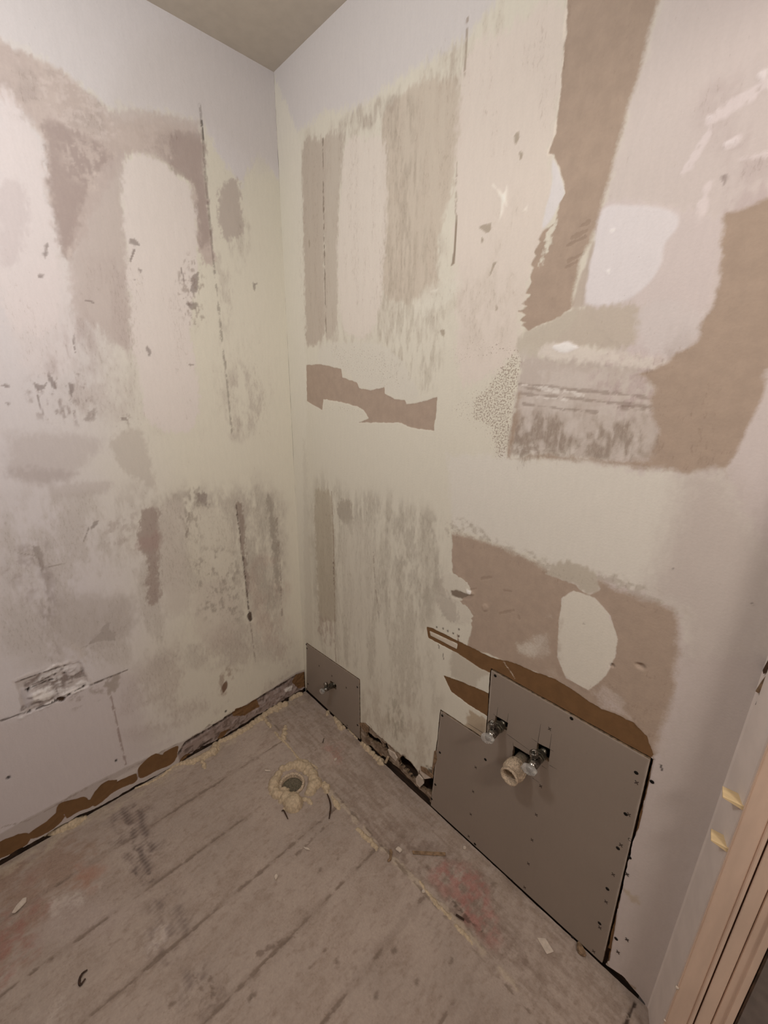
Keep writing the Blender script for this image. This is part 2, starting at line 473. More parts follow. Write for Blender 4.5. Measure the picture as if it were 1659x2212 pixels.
    # clean painted top
    S.poly([(0.712,2.431),(0.376,2.45),(-0.029,2.642),(-0.086,2.291),(-0.048,2.116),(0.071,2.202),(0.145,2.091),(0.215,2.157),(0.25,2.224),(0.271,2.224),(0.381,2.204),(0.469,2.188),(0.5,2.168),(0.548,2.184),(0.601,2.209),(0.66,2.221),(0.709,2.222),(0.756,2.216)], TOPW, 1., soft=.010, rough=.006, curve=False, h=.0006)
    S.poly([(0.5,2.164),(0.41,2.331),(0.252,2.439),(-0.016,2.453),(-0.037,2.235),(0.074,2.163),(0.225,2.201),(0.382,2.202)], (198, 188, 180), .7, soft=.05)
    # right of the crack
    S.poly([(0.229,2.031),(0.192,2.088),(0.152,2.108),(0.146,2.053),(0.151,1.959),(0.185,1.932),(0.227,1.927)], (174, 159, 147), .8, soft=.010, rough=.008, brk=.45, bs=.02)
    S.mottle([(0.191,1.95),(0.139,1.989),(0.145,1.878),(0.185,1.843)], MOT, .6, .02, .06, (.4, .6), .01)
    S.mottle([(0.247,1.86),(0.204,1.812),(0.21,1.668),(0.255,1.635)], MOT, .6, .015, .05, (.4, .6), .01)
    S.mottle([(0.252,1.5),(0.108,1.519),(0.111,1.35),(0.164,1.3),(0.255,1.298)], (168, 153, 141), .7, .025, .06, (.42, .62), .02)
    S.line([(0.257,2.259),(0.258,2.195),(0.26,2.06),(0.261,1.935),(0.261,1.844)], CRACK, .0045, .42, .12, .002, -.0004)
    S.line([(0.261,1.844),(0.259,1.749),(0.258,1.605),(0.254,1.515),(0.254,1.421),(0.255,1.298)], CRACK, .0045, .45, .25, .003, -.0004)
    S.line([(0.256,2.222),(0.255,2.179)], (60, 50, 44), .004, .8, .2)
    # chips that show dark paper
    chips = [[(0.501,1.866),(0.489,1.868),(0.477,1.86),(0.477,1.851),(0.492,1.85),(0.502,1.855)], [(0.705,1.808),(0.697,1.812),(0.702,1.787),(0.709,1.776),(0.714,1.779)], [(0.729,1.738),(0.717,1.744),(0.716,1.734),(0.725,1.727),(0.733,1.729)],
             [(0.337,1.798),(0.315,1.811),(0.322,1.754),(0.338,1.744),(0.347,1.753),(0.34,1.775)], [(0.788,1.47),(0.78,1.463),(0.769,1.463),(0.761,1.47),(0.768,1.453),(0.785,1.446),(0.791,1.455)], [(0.756,1.489),(0.748,1.485),(0.743,1.468),(0.744,1.453),(0.753,1.458),(0.757,1.475)],
             [(0.857,1.461),(0.846,1.465),(0.837,1.46),(0.849,1.455)], [(0.711,1.47),(0.701,1.463),(0.705,1.44),(0.714,1.43),(0.717,1.445)], [(0.857,1.418),(0.849,1.416),(0.852,1.411)], [(0.721,1.06),(0.707,1.06),(0.719,1.041),(0.731,1.037)],
             [(0.876,1.019),(0.86,1.017),(0.858,0.985),(0.862,0.945),(0.87,0.935),(0.871,0.971),(0.879,1)], [(0.806,0.656),(0.772,0.676),(0.742,0.715),(0.733,0.705),(0.74,0.679),(0.724,0.665),(0.729,0.635),(0.763,0.647)],
             [(0.492,1.791),(0.481,1.791),(0.486,1.78)], [(0.509,1.762),(0.501,1.761),(0.506,1.754)], [(0.364,1.715),(0.329,1.719),(0.334,1.701),(0.352,1.696)], [(0.499,1.582),(0.486,1.56),(0.495,1.549),(0.5,1.565)],
             [(0.129,1.813),(0.11,1.81),(0.123,1.785),(0.129,1.792)], [(0.598,1.367),(0.584,1.372),(0.583,1.362),(0.597,1.36)], [(0.382,1.532),(0.354,1.533),(0.373,1.523)], [(0.819,0.652),(0.796,0.655),(0.81,0.645)]]
    for c in chips:
        S.poly(c, CHIP, .62, soft=.002, rough=.005, rs=.012, brk=.25, bs=.01, h=-.0007, curve=False)
    S.mottle([(0.786,1.5),(0.726,1.502),(0.666,1.478),(0.672,1.374),(0.759,1.378),(0.797,1.417)], (140, 122, 114), .9, .013, .018, (.66, .72), .02, h=-.0004)
    S.mottle([(0.351,1.841),(0.308,1.849),(0.326,1.671),(0.38,1.666),(0.386,1.732)], (138, 120, 108), .8, .008, .012, (.62, .68), .01)
    S.mottle([(0.606,1.378),(0.562,1.377),(0.575,1.335),(0.612,1.337)], (138, 120, 108), .8, .008, .008, (.6, .68), .01)
    S.mottle([(0.72,1.597),(0.634,1.604),(0.639,1.504),(0.747,1.501)], (170, 152, 145), .7, .02, .05, (.5, .65), .03)
    for l in ([(0.788,1.441),(0.785,1.386)], [(0.635,1.689),(0.618,1.685)], [(0.368,1.815),(0.362,1.777)], [(0.494,1.838),(0.509,1.806)], [(0.681,1.594),(0.683,1.552)], [(0.909,1.007),(0.876,0.99)], [(0.852,0.946),(0.814,0.945)], [(0.758,0.999),(0.736,1.042)]):
        S.line(l, (120, 104, 96), .0028, .7, .2, .001, -.0005)
    # mid band: soft skim marks
    S.poly([(0.869,1.325),(0.808,1.333),(0.73,1.33),(0.661,1.299),(0.691,1.26),(0.757,1.206),(0.823,1.196),(0.878,1.221)], (184, 171, 163), .55, soft=.02, rough=.01)
    S.poly([(0.873,1.248),(0.754,1.222),(0.757,1.203),(0.823,1.196),(0.878,1.221)], (172, 158, 151), .5, soft=.014)
    S.poly([(0.633,1.303),(0.597,1.329),(0.556,1.332),(0.539,1.281),(0.538,1.22),(0.538,1.13),(0.579,1.168),(0.622,1.216),(0.638,1.254)], (186, 174, 160), .65, soft=.010, rough=.004)
    S.poly([(0.804,1.183),(0.67,1.179),(0.674,1.144),(0.768,1.14),(0.811,1.145)], (182, 169, 160), .5, soft=.012)
    # lower field
    S.mottle([(0.925,1.127),(0.708,1.155),(0.377,1.117),(0.082,1.05),(0.082,0.557),(0.137,0.268),(0.677,0.503),(0.95,0.68),(0.996,0.766)], (176, 164, 151), .75, .06, .14, (.32, .6), .05)
    S.mottle([(0.548,1.096),(0.379,1.1),(0.241,1.067),(0.084,1.03),(0.089,0.56),(0.153,0.374),(0.284,0.612),(0.451,0.773),(0.575,0.903)], (160, 147, 134), .6, .03, .09, (.45, .65), .03)
    S.poly([(0.592,1.065),(0.532,1.048),(0.553,0.896),(0.577,0.739),(0.616,0.739),(0.599,0.876),(0.609,0.946)], (160, 143, 131), .9, soft=.010, rough=.012, brk=.45, bs=.022, bav=1.6, h=-.0005, part='bare_paper')
    S.poly([(0.606,0.97),(0.543,0.98),(0.549,0.921),(0.614,0.931)], (164, 138, 128), .5, soft=.02, brk=.3)
    S.mottle([(0.689,1.062),(0.593,1.057),(0.611,0.93),(0.665,0.937),(0.695,0.97)], (168, 152, 141), .7, .02, .02, (.45, .6), .02)
    S.poly([(0.399,1.086),(0.368,1.081),(0.371,1.019),(0.393,1.011),(0.403,1.035)], (150, 137, 125), .9, soft=.008, rough=.008, brk=.35, bs=.02, h=-.0005)
    S.mottle([(0.505,1.097),(0.379,1.103),(0.333,1.057),(0.423,1.004),(0.498,1.037)], (158, 145, 133), .7, .02, .02, (.45, .6), .02)
    S.poly([(0.26,1.025),(0.242,1.021),(0.238,0.944),(0.242,0.806),(0.241,0.682),(0.256,0.655),(0.259,0.791),(0.264,0.911)], (146, 130, 117), .85, soft=.007, rough=.008, brk=.35, bs=.02, h=-.0006, part='bare_paper')
    S.mottle([(0.225,1.04),(0.116,1.026),(0.093,0.89),(0.101,0.588),(0.209,0.516),(0.249,0.663)], (158, 147, 134), .7, .05, .12, (.3, .6), .02)
    S.poly([(0.137,1.02),(0.106,1.014),(0.099,0.808),(0.096,0.586),(0.124,0.619),(0.127,0.794)], (150, 138, 124), .6, soft=.008, rough=.010, brk=.5, bs=.02)
    S.poly([(0.436,1.033),(0.385,1.045),(0.324,1.01),(0.293,0.918),(0.292,0.811),(0.332,0.753),(0.403,0.737),(0.449,0.791),(0.46,0.906)], (204, 194, 176), .85, soft=.012, rough=.008, h=.0005, part='compound_patch')
    S.poly([(0.446,0.743),(0.35,0.729),(0.303,0.619),(0.327,0.477),(0.398,0.445),(0.464,0.519),(0.47,0.644)], (200, 188, 172), .7, soft=.02, rough=.01)
    S.poly([(0.524,1.059),(0.456,1.062),(0.472,0.873),(0.478,0.686),(0.548,0.656),(0.561,0.792)], (194, 182, 168), .7, soft=.02, rough=.01)
    S.mottle([(0.432,0.861),(0.282,0.838),(0.278,0.566),(0.438,0.59)], (138, 125, 112), .8, .018, .022, (.58, .66), .03, h=-.0004)
    S.mottle([(0.448,1.061),(0.395,1.103),(0.423,0.932),(0.453,0.958)], (140, 126, 113), .7, .01, .02, (.55, .65), .01)
    S.mottle([(0.876,1.019),(0.841,0.98),(0.884,0.646),(0.915,0.662),(0.882,0.903)], (138, 122, 114), .85, .022, .05, (.5, .62), .02, h=-.0004)
    S.mottle([(0.922,1.045),(0.865,1.023),(0.895,0.862),(0.934,0.877)], (156, 140, 133), .7, .03, .02, (.52, .64), .02)
    S.poly([(0.859,0.848),(0.763,0.821),(0.654,0.754),(0.714,0.635),(0.84,0.659),(0.88,0.729)], (178, 166, 156), .6, soft=.03, rough=.02)
    S.mottle([(0.513,0.541),(0.125,0.434),(0.044,0.168),(0.374,0.104),(0.721,0.199),(0.76,0.431)], (168, 150, 138), .6, .10, .10, (.4, .65), .05)
    S.mottle([(0.232,0.742),(0.078,0.715),(0.106,0.302),(0.222,0.359)], (180, 152, 138), .5, .05, .1, (.3, .6), .03)
    S.line([(0.264,1.022),(0.26,0.91),(0.256,0.78),(0.254,0.633),(0.252,0.516)], CRACK, .004, .8, .2, .003, -.001)
    S.line([(0.252,0.516),(0.248,0.418),(0.245,0.298)], (140, 124, 110), .003, .6, .3, .002, -.0004)
    S.line([(0.095,0.932),(0.093,0.698),(0.102,0.471)], (146, 132, 118), .004, .6, .35, .004, -.0005)
    S.poly([(0.262,0.538),(0.245,0.548),(0.242,0.511),(0.257,0.509)], (70, 52, 42), .9, soft=.002, brk=.2)
    S.line([(0.44,1.028),(0.46,0.942)], (130, 114, 102), .005, .6, .4, .003)
    S.mottle([(0.403,0.312),(0.352,0.32),(0.356,0.239),(0.401,0.194)], (130, 100, 82), .8, .02, .03, (.45, .6), .01)
    S.poly([(0.401,0.253),(0.379,0.271),(0.38,0.244),(0.396,0.225)], (104, 74, 54), .9, soft=.003)
    # lowest board: seam line, smooth primed strip, stains
    S.poly([(1.095,0.467),(1.012,0.496),(0.822,0.506),(0.713,0.503),(0.693,0.392),(0.678,0.168),(0.617,0.125),(0.881,0.107),(1.123,0.119),(1.165,0.121)], (190, 176, 170), .5, soft=.03)
    S.line([(1.106,0.508),(1.047,0.506),(1.011,0.503),(0.984,0.501)], (74, 62, 55), .003, .9, .0, .001, -.001)
    S.line([(0.831,0.506),(0.795,0.506),(0.748,0.506),(0.711,0.507)], (92, 80, 70), .003, .9, .1, .001, -.001)
    S.line([(0.774,0.43),(0.774,0.341),(0.775,0.217),(0.774,0.129)], (140, 118, 108), .004, .7, .1, .002, -.0004)
    S.poly([(0.78,0.492),(0.737,0.506),(0.745,0.472),(0.772,0.439),(0.781,0.454)], (160, 146, 134), .8, soft=.008, brk=.3)
    S.mottle([(0.879,0.503),(0.784,0.494),(0.771,0.448),(0.868,0.421)], (150, 134, 124), .7, .02, .012, (.55, .65), .01)
    S.poly([(0.847,0.688),(0.823,0.651),(0.816,0.576),(0.83,0.605),(0.837,0.64)], (196, 184, 174), .8, soft=.005)
    # filled electrical-box opening: recess with rough white filler
    rec = [(0.992,0.613),(0.839,0.608),(0.831,0.597),(0.824,0.509),(0.831,0.504),(0.988,0.497),(0.992,0.518)]
    S.poly(rec, (188, 176, 168), 1., soft=.003, rough=.003, h=-.0045, curve=False, part='filled_box_opening', label='rough white filler in a rectangular box opening')
    S.mottle(rec, (120, 104, 96), 1.2, .05, .012, (.52, .6), .004, h=-.002, curve=False)
    S.mottle(rec, (226, 218, 211), 1.2, .03, .012, (.5, .6), .006, h=.004, curve=False)
    S.poly([(0.972,0.544),(0.941,0.553),(0.92,0.527),(0.932,0.513),(0.955,0.527)], (218, 208, 198), .9, soft=.006, h=.006)
    S.poly([(0.939,0.503),(0.877,0.516),(0.837,0.511),(0.842,0.499),(0.904,0.499),(0.936,0.49)], (220, 210, 202), .9, soft=.004, h=.004)
    S.poly([(0.866,0.603),(0.84,0.603),(0.838,0.567),(0.868,0.568)], (206, 196, 190), .9, soft=.003, h=.003)
    S.poly([(0.985,0.583),(0.968,0.563),(0.969,0.521),(0.987,0.515)], (190, 180, 176), .9, soft=.004, h=.002)
    for l in ([(0.992,0.613),(0.961,0.611),(0.919,0.612),(0.872,0.61)], [(0.915,0.503),(0.892,0.498),(0.866,0.506),(0.833,0.509)], [(0.988,0.497),(0.951,0.496),(0.91,0.499)], [(0.97,0.574),(0.947,0.581),(0.9,0.589)], [(0.959,0.574),(0.914,0.576),(0.877,0.584)]):
        S.line(l, (56, 44, 36), .003, .9, .35, .002, -.004)
    S.poly([(0.834,0.577),(0.829,0.57),(0.832,0.558),(0.836,0.565)], (20, 16, 14), 1., soft=.002, h=-.006)
    S.poly([(0.91,0.505),(0.892,0.498),(0.898,0.489),(0.91,0.494)], (60, 42, 28), 1., soft=.002, h=-.004)
    S.poly([(0.976,0.578),(0.966,0.573),(0.972,0.566)], (40, 30, 24), 1., soft=.002, h=-.004)
    S.line([(0.993,0.621),(0.917,0.623),(0.837,0.616),(0.816,0.503)], (198, 186, 178), .006, .7, .2, .002, .0015)
    # torn face paper along the foot of the wall
    foot = [(1.183,0.135),(1.123,0.119),(1.008,0.12),(0.823,0.119),(0.604,0.097),(0.569,0.091),(0.374,0.104),(0.243,0.108),(0.045,0.137),(-0.012,0.127),(-0.006,0.003),(0.616,0.001),(0.842,-0.005),(1.147,-0.004),(1.211,-0.001)]
    S.poly(foot, (170, 156, 146), .75, soft=.004, rough=.004, curve=False)
    tk = 'torn_kraft'
    S.mask(1, [(1.209,0.107),(1.129,0.089),(1.086,0.079),(1.064,0.061),(1.064,0.036),(1.079,0.021),(1.109,0.022),(1.142,0.024),(1.222,0.042)], part=tk, h=-.0009, curve=True)
    S.mask(1, [(1.062,0.059),(1.017,0.069),(0.98,0.082),(0.97,0.056),(0.978,0.037),(1.013,0.024),(1.058,0.03)], part=tk, h=-.0009, curve=True)
    S.mask(1, [(0.988,0.081),(0.973,0.11),(0.936,0.098),(0.909,0.084),(0.894,0.061),(0.858,0.092),(0.832,0.096),(0.811,0.081),(0.823,0.062),(0.861,0.041),(0.9,0.027),(0.936,0.038),(0.966,0.035),(0.97,0.056)], part=tk, h=-.0009, curve=True)
    S.mask(1, [(0.894,0.061),(0.864,0.092),(0.834,0.1),(0.829,0.08),(0.798,0.072),(0.756,0.066),(0.749,0.051),(0.759,0.027),(0.809,0.037),(0.848,0.03),(0.888,0.021)], part=tk, h=-.0009, curve=True)
    S.mask(1, [(0.742,0.077),(0.71,0.102),(0.677,0.105),(0.654,0.082),(0.646,0.09),(0.598,0.083),(0.608,0.038),(0.628,0.016),(0.682,0.024),(0.73,0.026),(0.744,0.042)], part=tk, h=-.0009, curve=True)
    S.poly([(0.831,0.086),(0.795,0.092),(0.737,0.089),(0.708,0.096),(0.72,0.074),(0.772,0.065),(0.824,0.072)], (194, 182, 172), .95, soft=.003, rough=.002, h=.0006)
    S.line([(1.119,0.139),(1.057,0.112),(0.985,0.112),(0.907,0.116),(0.838,0.11),(0.751,0.1),(0.597,0.096)], (150, 134, 122), .003, .7, .3, .003)
    S.line([(1.022,0.041),(0.983,0.064),(0.97,0.065)], (196, 182, 172), .003, .8, .1, .002, .001)
    # crumbled gypsum towards the corner
    crumb = [(0.599,0.053),(0.566,0.084),(0.368,0.098),(0.243,0.108),(0.046,0.124),(-0.012,0.111),(-0.006,0.003),(0.251,0.012),(0.44,-0.002),(0.602,-0)]
    S.poly(crumb, (146, 128, 118), 1., soft=.004, rough=.006, rs=.02, curve=False, h=-.004, part='crumbled_gypsum', label='crumbled grey gypsum with the paper torn away')
    S.mottle(crumb, (84, 66, 54), .9, .022, .014, (.5, .58), .004, h=-.004, curve=False)
    S.mottle(crumb, (174, 158, 150), .9, .03, .016, (.55, .62), .006, h=.003, curve=False)
    S.mask(1, [(0.368,0.08),(0.356,0.117),(0.289,0.095),(0.252,0.104),(0.247,0.054),(0.315,0.051)], rough=.008, part=tk)
    S.mask(1, [(0.069,0.091),(0.046,0.121),(-0.012,0.111),(-0.007,0.02),(0.041,0.036)], rough=.008, part=tk)
    S.mask(1, [(0.608,0.005),(0.578,0.02),(0.525,-0.009),(0.446,0.003),(0.426,0.034),(0.382,0.024),(0.426,-0.006),(0.527,-0.018),(0.589,-0.015)], rough=.008)
    S.poly([(0.12,0.078),(0.07,0.07),(0.077,0.047),(0.112,0.056)], (206, 196, 186), 1., soft=.002, h=.006, curve=False)
    S.line([(0.596,0.044),(0.567,0.079),(0.534,0.075),(0.375,0.092),(0.243,0.098),(0.047,0.116)], (40, 30, 24), .006, .9, .25, .005, -.008)
    S.line([(0.342,-0.006),(0.262,-0.01),(0.155,0.002),(0.053,0.01),(0.013,0.003)], (16, 12, 10), .008, 1., 0, .004, -.012)
    S.line([(0.588,0.009),(0.523,0.014),(0.443,0.026),(0.383,0.014)], (60, 46, 38), .005, .8, .4, .006, -.004)
    # open gap between wall and floor
    S.remove([(1.227,0.018),(1.143,0.021),(1.074,0.021),(0.989,0.02),(0.943,0.022),(0.923,0.019),(0.883,0.011),(0.825,0.01),(0.764,0.012),(0.723,0.007),(0.668,0.004),(0.6,0.003),(0.504,0.014),(0.425,0.003),(0.25,0.017),(0.052,0.016),(-0.007,0.014),(-0.002,-0.08),(0.775,-0.174),(1.257,-0.125)], .003, .02)
    # nail holes
    for q in [(0.8,0.164),(1.068,0.302),(0.396,0.126),(0.805,0.065)]:
        a = [(q[0] + .0045 * math.cos(t), q[1] + .0055 * math.sin(t)) for t in np.linspace(0, 6.28, 9)[:-1]]
        S.poly(a, (30, 24, 20), .9, soft=.0015, rough=0, h=-.003)
    return S.build('wall_left', lambda u, v, h: np.stack([h, -u, v], -1), (M_wall, M_core), flip=True)
WL = left_wall()

# ------------------------------------------------------------------ right wall
PANEL_LEFT = [(0.035,0.295),(0.416,0.319),(0.42,0.013),(0.015,0.019)]
PANEL_BIG = [(0.833,0.447),(1.007,0.454),(0.998,0.704),(1.399,0.702),(1.412,0.011),(0.817,0.01)]
def right_wall():
    S = Surf(0, 1.522, 0, H, .0030)
    U, V = S.U, S.V
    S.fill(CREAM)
    t = sst(U + .1 * (fbm(U, V, .3, .4, 3) - .5), 1.02, 1.34)[..., None]  # colour cast of the light painted into the base: cream at corner, pinker doorward
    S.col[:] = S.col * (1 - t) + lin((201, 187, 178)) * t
    S.h[:] = .0012 * (fbm(U, V, .16, .22, 5) - .5) + .0004 * (fbm(U, V, .02, .05, 6) - .5)
    # scraped columns under the ceiling
    S.mottle([(0.151,2.178),(0.264,2.19),(0.394,2.19),(0.541,2.186),(0.635,2.186),(0.77,2.181),(0.787,2.095),(0.768,1.974),(0.736,1.861),(0.737,1.631),(0.123,1.632)], (178, 163, 146), .6, .018, .14, (.38, .62), .02)
    S.poly([(0.143,2.18),(0.24,2.186),(0.274,2.164),(0.259,2.002),(0.245,1.809),(0.242,1.64),(0.122,1.617),(0.124,1.827)], (180, 165, 148), .85, soft=.010, rough=.006, brk=.15, bs=.05, bav=3)
    S.poly([(0.262,2.167),(0.348,2.163),(0.355,2.116),(0.337,2.019),(0.321,1.851),(0.31,1.664),(0.242,1.64),(0.251,1.94)], (184, 170, 153), .8, soft=.010, rough=.006, brk=.25, bs=.03, bav=3)
    S.poly([(0.528,2.153),(0.756,2.131),(0.774,1.981),(0.742,1.869),(0.726,1.782),(0.728,1.698),(0.538,1.72),(0.526,1.884)], (190, 174, 155), .75, soft=.012, rough=.010, brk=.35, bs=.02, bav=6)
    S.mottle([(0.528,2.133),(0.646,2.12),(0.651,1.879),(0.651,1.707),(0.53,1.721)], (160, 146, 128), .65, .010, .06, (.48, .66), .02)
    S.mottle([(0.513,1.818),(0.746,1.819),(0.755,1.481),(0.538,1.518)], (170, 157, 138), .6, .010, .05, (.45, .65), .02)
    S.mottle([(0.353,2.193),(0.606,2.171),(0.607,2.134),(0.433,2.156),(0.362,2.147)], (164, 148, 132), .8, .014, .05, (.42, .6), .012)
    S.mottle([(0.678,2.195),(0.781,2.192),(0.786,2.135),(0.724,2.118)], (168, 150, 132), .7, .014, .06, (.45, .6), .015)
    S.mottle([(0.78,2.208),(0.834,2.227),(0.997,2.151),(1.008,1.956),(0.91,1.941),(0.787,1.986)], (178, 161, 143), .4, .018, .10, (.5, .66), .03)
    S.poly([(0.366,2.133),(0.452,2.121),(0.526,2.087),(0.539,1.968),(0.534,1.86),(0.525,1.769),(0.511,1.674),(0.453,1.614),(0.351,1.64),(0.322,1.745),(0.321,1.876),(0.339,2.018)], (213, 200, 185), .85, soft=.010, rough=.006, h=.0006, part='compound_patch')
    S.poly([(0.778,2.154),(0.884,2.162),(0.993,2.153),(1.008,1.985),(1.003,1.92),(1.021,1.862),(1.011,1.793),(0.991,1.711),(0.975,1.622),(0.968,1.545),(0.831,1.482),(0.797,1.626),(0.772,1.928)], (213, 198, 184), .8, soft=.012, rough=.006, part='compound_patch', h=.0004)
    S.mottle([(0.863,1.842),(0.942,1.85),(0.962,1.594),(0.852,1.559),(0.755,1.695)], (180, 166, 146), .35, .05, .08, (.5, .7), .03)
    S.poly([(0.148,2.239),(0.266,2.245),(0.394,2.205),(0.54,2.2),(0.635,2.2),(0.769,2.193),(0.856,2.224),(0.76,2.291),(0.379,2.494),(0.002,2.481),(0.004,2.261)], (203, 194, 186), 1., soft=.012, rough=.008, curve=False, h=.0005)
    S.poly([(-0.004,2.436),(0.141,2.218),(0.127,1.678),(0.088,0.973),(0.065,0.336),(-0.059,0.273),(-0.064,1.693)], (214, 205, 187), .9, soft=.008, curve=False)
    S.poly([(0.095,1.169),(0.084,0.345),(0.025,0.315),(0.072,1.166)], (196, 186, 168), .5, soft=.01)
    S.line([(0.256,2.181),(0.253,2.064),(0.25,1.915),(0.249,1.782),(0.248,1.64)], (120, 104, 88), .0026, .75, .35, .002, -.0005)
    S.line([(0.778,2.223),(0.78,2.177),(0.779,2.122)], (150, 132, 114), .0026, .7, .35, .002)
    S.line([(0.772,1.972),(0.775,1.871)], (150, 132, 114), .004, .6, .4, .002)
    S.poly([(0.777,1.871),(0.781,1.865),(0.782,1.793),(0.781,1.763),(0.77,1.76),(0.776,1.794)], (140, 122, 104), .9, soft=.0015, rough=.002, brk=.15, h=-.0007, curve=False)
    for c in ([(0.162,1.932),(0.173,1.932),(0.166,1.911)], [(0.846,1.828),(0.876,1.828),(0.88,1.813),(0.86,1.814)], [(0.919,1.977),(0.928,1.978),(0.927,1.958),(0.92,1.965)], [(0.854,1.808),(0.861,1.797),(0.855,1.794)], [(0.89,1.745),(0.902,1.747),(0.885,1.72)], [(0.909,1.657),(0.918,1.648),(0.908,1.646)],
              [(0.746,1.614),(0.761,1.616),(0.759,1.598)], [(0.933,1.942),(0.942,1.937),(0.937,1.929)]):
        S.poly(c, (160, 145, 125), .8, soft=.002, rough=.004, rs=.01, brk=.3, bs=.01)
    # pale fills with little highlights of fresh filler
    for c in ([(0.899,1.869),(0.91,1.891),(0.914,1.883),(0.904,1.833),(0.898,1.825)], [(0.955,1.834),(0.964,1.841),(0.964,1.83)], [(0.708,1.711),(0.733,1.714),(0.724,1.707)], [(0.875,1.901),(0.909,1.87),(0.914,1.852)]):
        S.poly(c, (236, 226, 210), .8, soft=.004, h=.0012, curve=False)
    S.poly([(0.668,1.705),(0.707,1.722),(0.795,1.731),(0.792,1.69),(0.727,1.665),(0.662,1.672)], (214, 206, 188), .7, soft=.015)
    # ---- tall bare-paper band
    band = [(0.998,2.187),(1.002,2.148),(1.007,2.095),(1.009,2.04),(1.011,1.984),(1.009,1.948),(1,1.921),(1.011,1.914),(1.017,1.901),(1.024,1.89),(1.032,1.873),(1.041,1.843),(1.033,1.828),(1.028,1.797),(1.002,1.786),(0.994,1.773),(1.001,1.767),(0.992,1.751),(0.999,1.745),(0.988,1.728),(0.996,1.721),(0.986,1.702),(0.992,1.695),(0.981,1.673),(0.991,1.669),(0.974,1.654),(0.988,1.647),(0.969,1.639),(0.986,1.63),(0.976,1.621),(0.99,1.615),(0.979,1.609),(0.997,1.6),(1.024,1.607),(1.046,1.613),(1.085,1.632),(1.095,1.671),(1.11,1.718),(1.125,1.761),(1.142,1.802),(1.148,1.828),(1.152,1.875),(1.159,1.913),(1.165,1.945),(1.172,1.982),(1.177,2.027),(1.182,2.064),(1.186,2.095)]
    S.mask(0, band, .008, .006, .02, part='bare_paper', h=-.0008, label='tall strip of bare tan drywall paper')
    S.mask(0, [(1.16,2.108),(1.16,2.074),(1.153,2.038),(1.148,1.992),(1.14,1.954),(1.134,1.921),(1.127,1.883),(1.122,1.835),(1.117,1.808),(1.113,1.779),(1.106,1.75),(1.091,1.721),(1.086,1.672),(1.09,1.621),(1.227,1.624),(1.287,1.852),(1.243,2.067)], .022, .003, .02, erase=True)
    S.line([(1.003,2.154),(1.008,2.094),(1.01,2.04),(1.012,1.983),(1.009,1.947),(1.001,1.921)], (222, 208, 190), .006, .9, .1, .003, .001)
    S.poly([(1.008,1.908),(1.022,1.891),(1.032,1.871),(1.042,1.843),(1.031,1.824),(1.018,1.801),(1.003,1.793),(1.007,1.826),(1.013,1.864)], (214, 206, 200), .95, soft=.003, rough=.003, h=.0008)
    S.mask(0, [(1.008,1.908),(1.022,1.891),(1.032,1.871),(1.042,1.843),(1.031,1.824),(1.018,1.801),(1.003,1.793),(1.007,1.826),(1.013,1.864)], .004, .003, erase=True)
    S.mask(0, [(1.01,1.785),(1.034,1.804),(1.037,1.787),(1.027,1.748),(1.007,1.709),(1,1.728)], .010, .012, .006, erase=True, amt=.62)
    for l in ([(1.079,1.778),(1.097,1.784)], [(1.068,1.763),(1.096,1.769)], [(1.06,1.75),(1.093,1.759)], [(1.067,1.723),(1.094,1.73)], [(1.062,1.711),(1.084,1.718)]):
        S.score(l, .005)
    S.line([(1.061,1.872),(1.068,1.861)], (206, 190, 172), .006, .9, 0, .002)
    # right of it: primer, bright skim blobs
    S.poly([(1.165,2.094),(1.162,2.074),(1.15,1.991),(1.142,1.954),(1.128,1.882),(1.117,1.808),(1.126,1.802),(1.242,1.768),(1.31,1.749),(1.358,1.773),(1.302,2.028)], (202, 188, 179), .8, soft=.010, rough=.006, curve=False)
    S.mottle([(1.262,1.919),(1.326,1.922),(1.364,1.748),(1.319,1.753),(1.298,1.801)], (176, 158, 151), .6, .08, .05, (.45, .65), .03)
    for l in ([(1.317,1.817),(1.349,1.816)], [(1.242,1.822),(1.267,1.865)], [(1.269,1.884),(1.329,1.904)], [(1.276,1.743),(1.282,1.793)], [(1.295,1.844),(1.305,1.846)]):
        S.line(l, (222, 208, 202), .008, .6, .15, .006, .0008)
    for c in ([(1.316,1.92),(1.324,1.92),(1.323,1.911)], [(1.294,1.845),(1.306,1.847),(1.303,1.84)], [(1.261,1.89),(1.271,1.888),(1.267,1.881)]):
        S.poly(c, (226, 214, 208), .8, soft=.003, h=.001)
    S.poly([(1.295,1.802),(1.303,1.803),(1.305,1.787),(1.3,1.791)], (140, 124, 116), .8, soft=.004, brk=.5, bs=.008)
    S.poly([(1.31,1.749),(1.358,1.776),(1.365,1.742),(1.357,1.732),(1.333,1.742),(1.316,1.741)], (190, 173, 166), .8, soft=.01)
    S.poly([(1.118,1.804),(1.226,1.781),(1.297,1.745),(1.312,1.751),(1.317,1.709),(1.323,1.655),(1.32,1.621),(1.311,1.583),(1.291,1.551),(1.266,1.532),(1.202,1.546),(1.142,1.6),(1.111,1.64),(1.109,1.686),(1.113,1.741)], (204, 190, 182), .95, soft=.006, rough=.006, h=.0006, part='compound_patch')
    S.poly([(1.121,1.798),(1.167,1.794),(1.228,1.773),(1.247,1.758),(1.248,1.739),(1.235,1.718),(1.234,1.686),(1.214,1.652),(1.182,1.635),(1.137,1.633),(1.11,1.645),(1.11,1.694),(1.114,1.752)], (217, 208, 203), .95, soft=.004, rough=.002, h=.0005)
    S.poly([(1.085,1.632),(1.093,1.688),(1.112,1.745),(1.113,1.717),(1.112,1.644),(1.112,1.634)], (184, 168, 152), .9, soft=.003, curve=False)
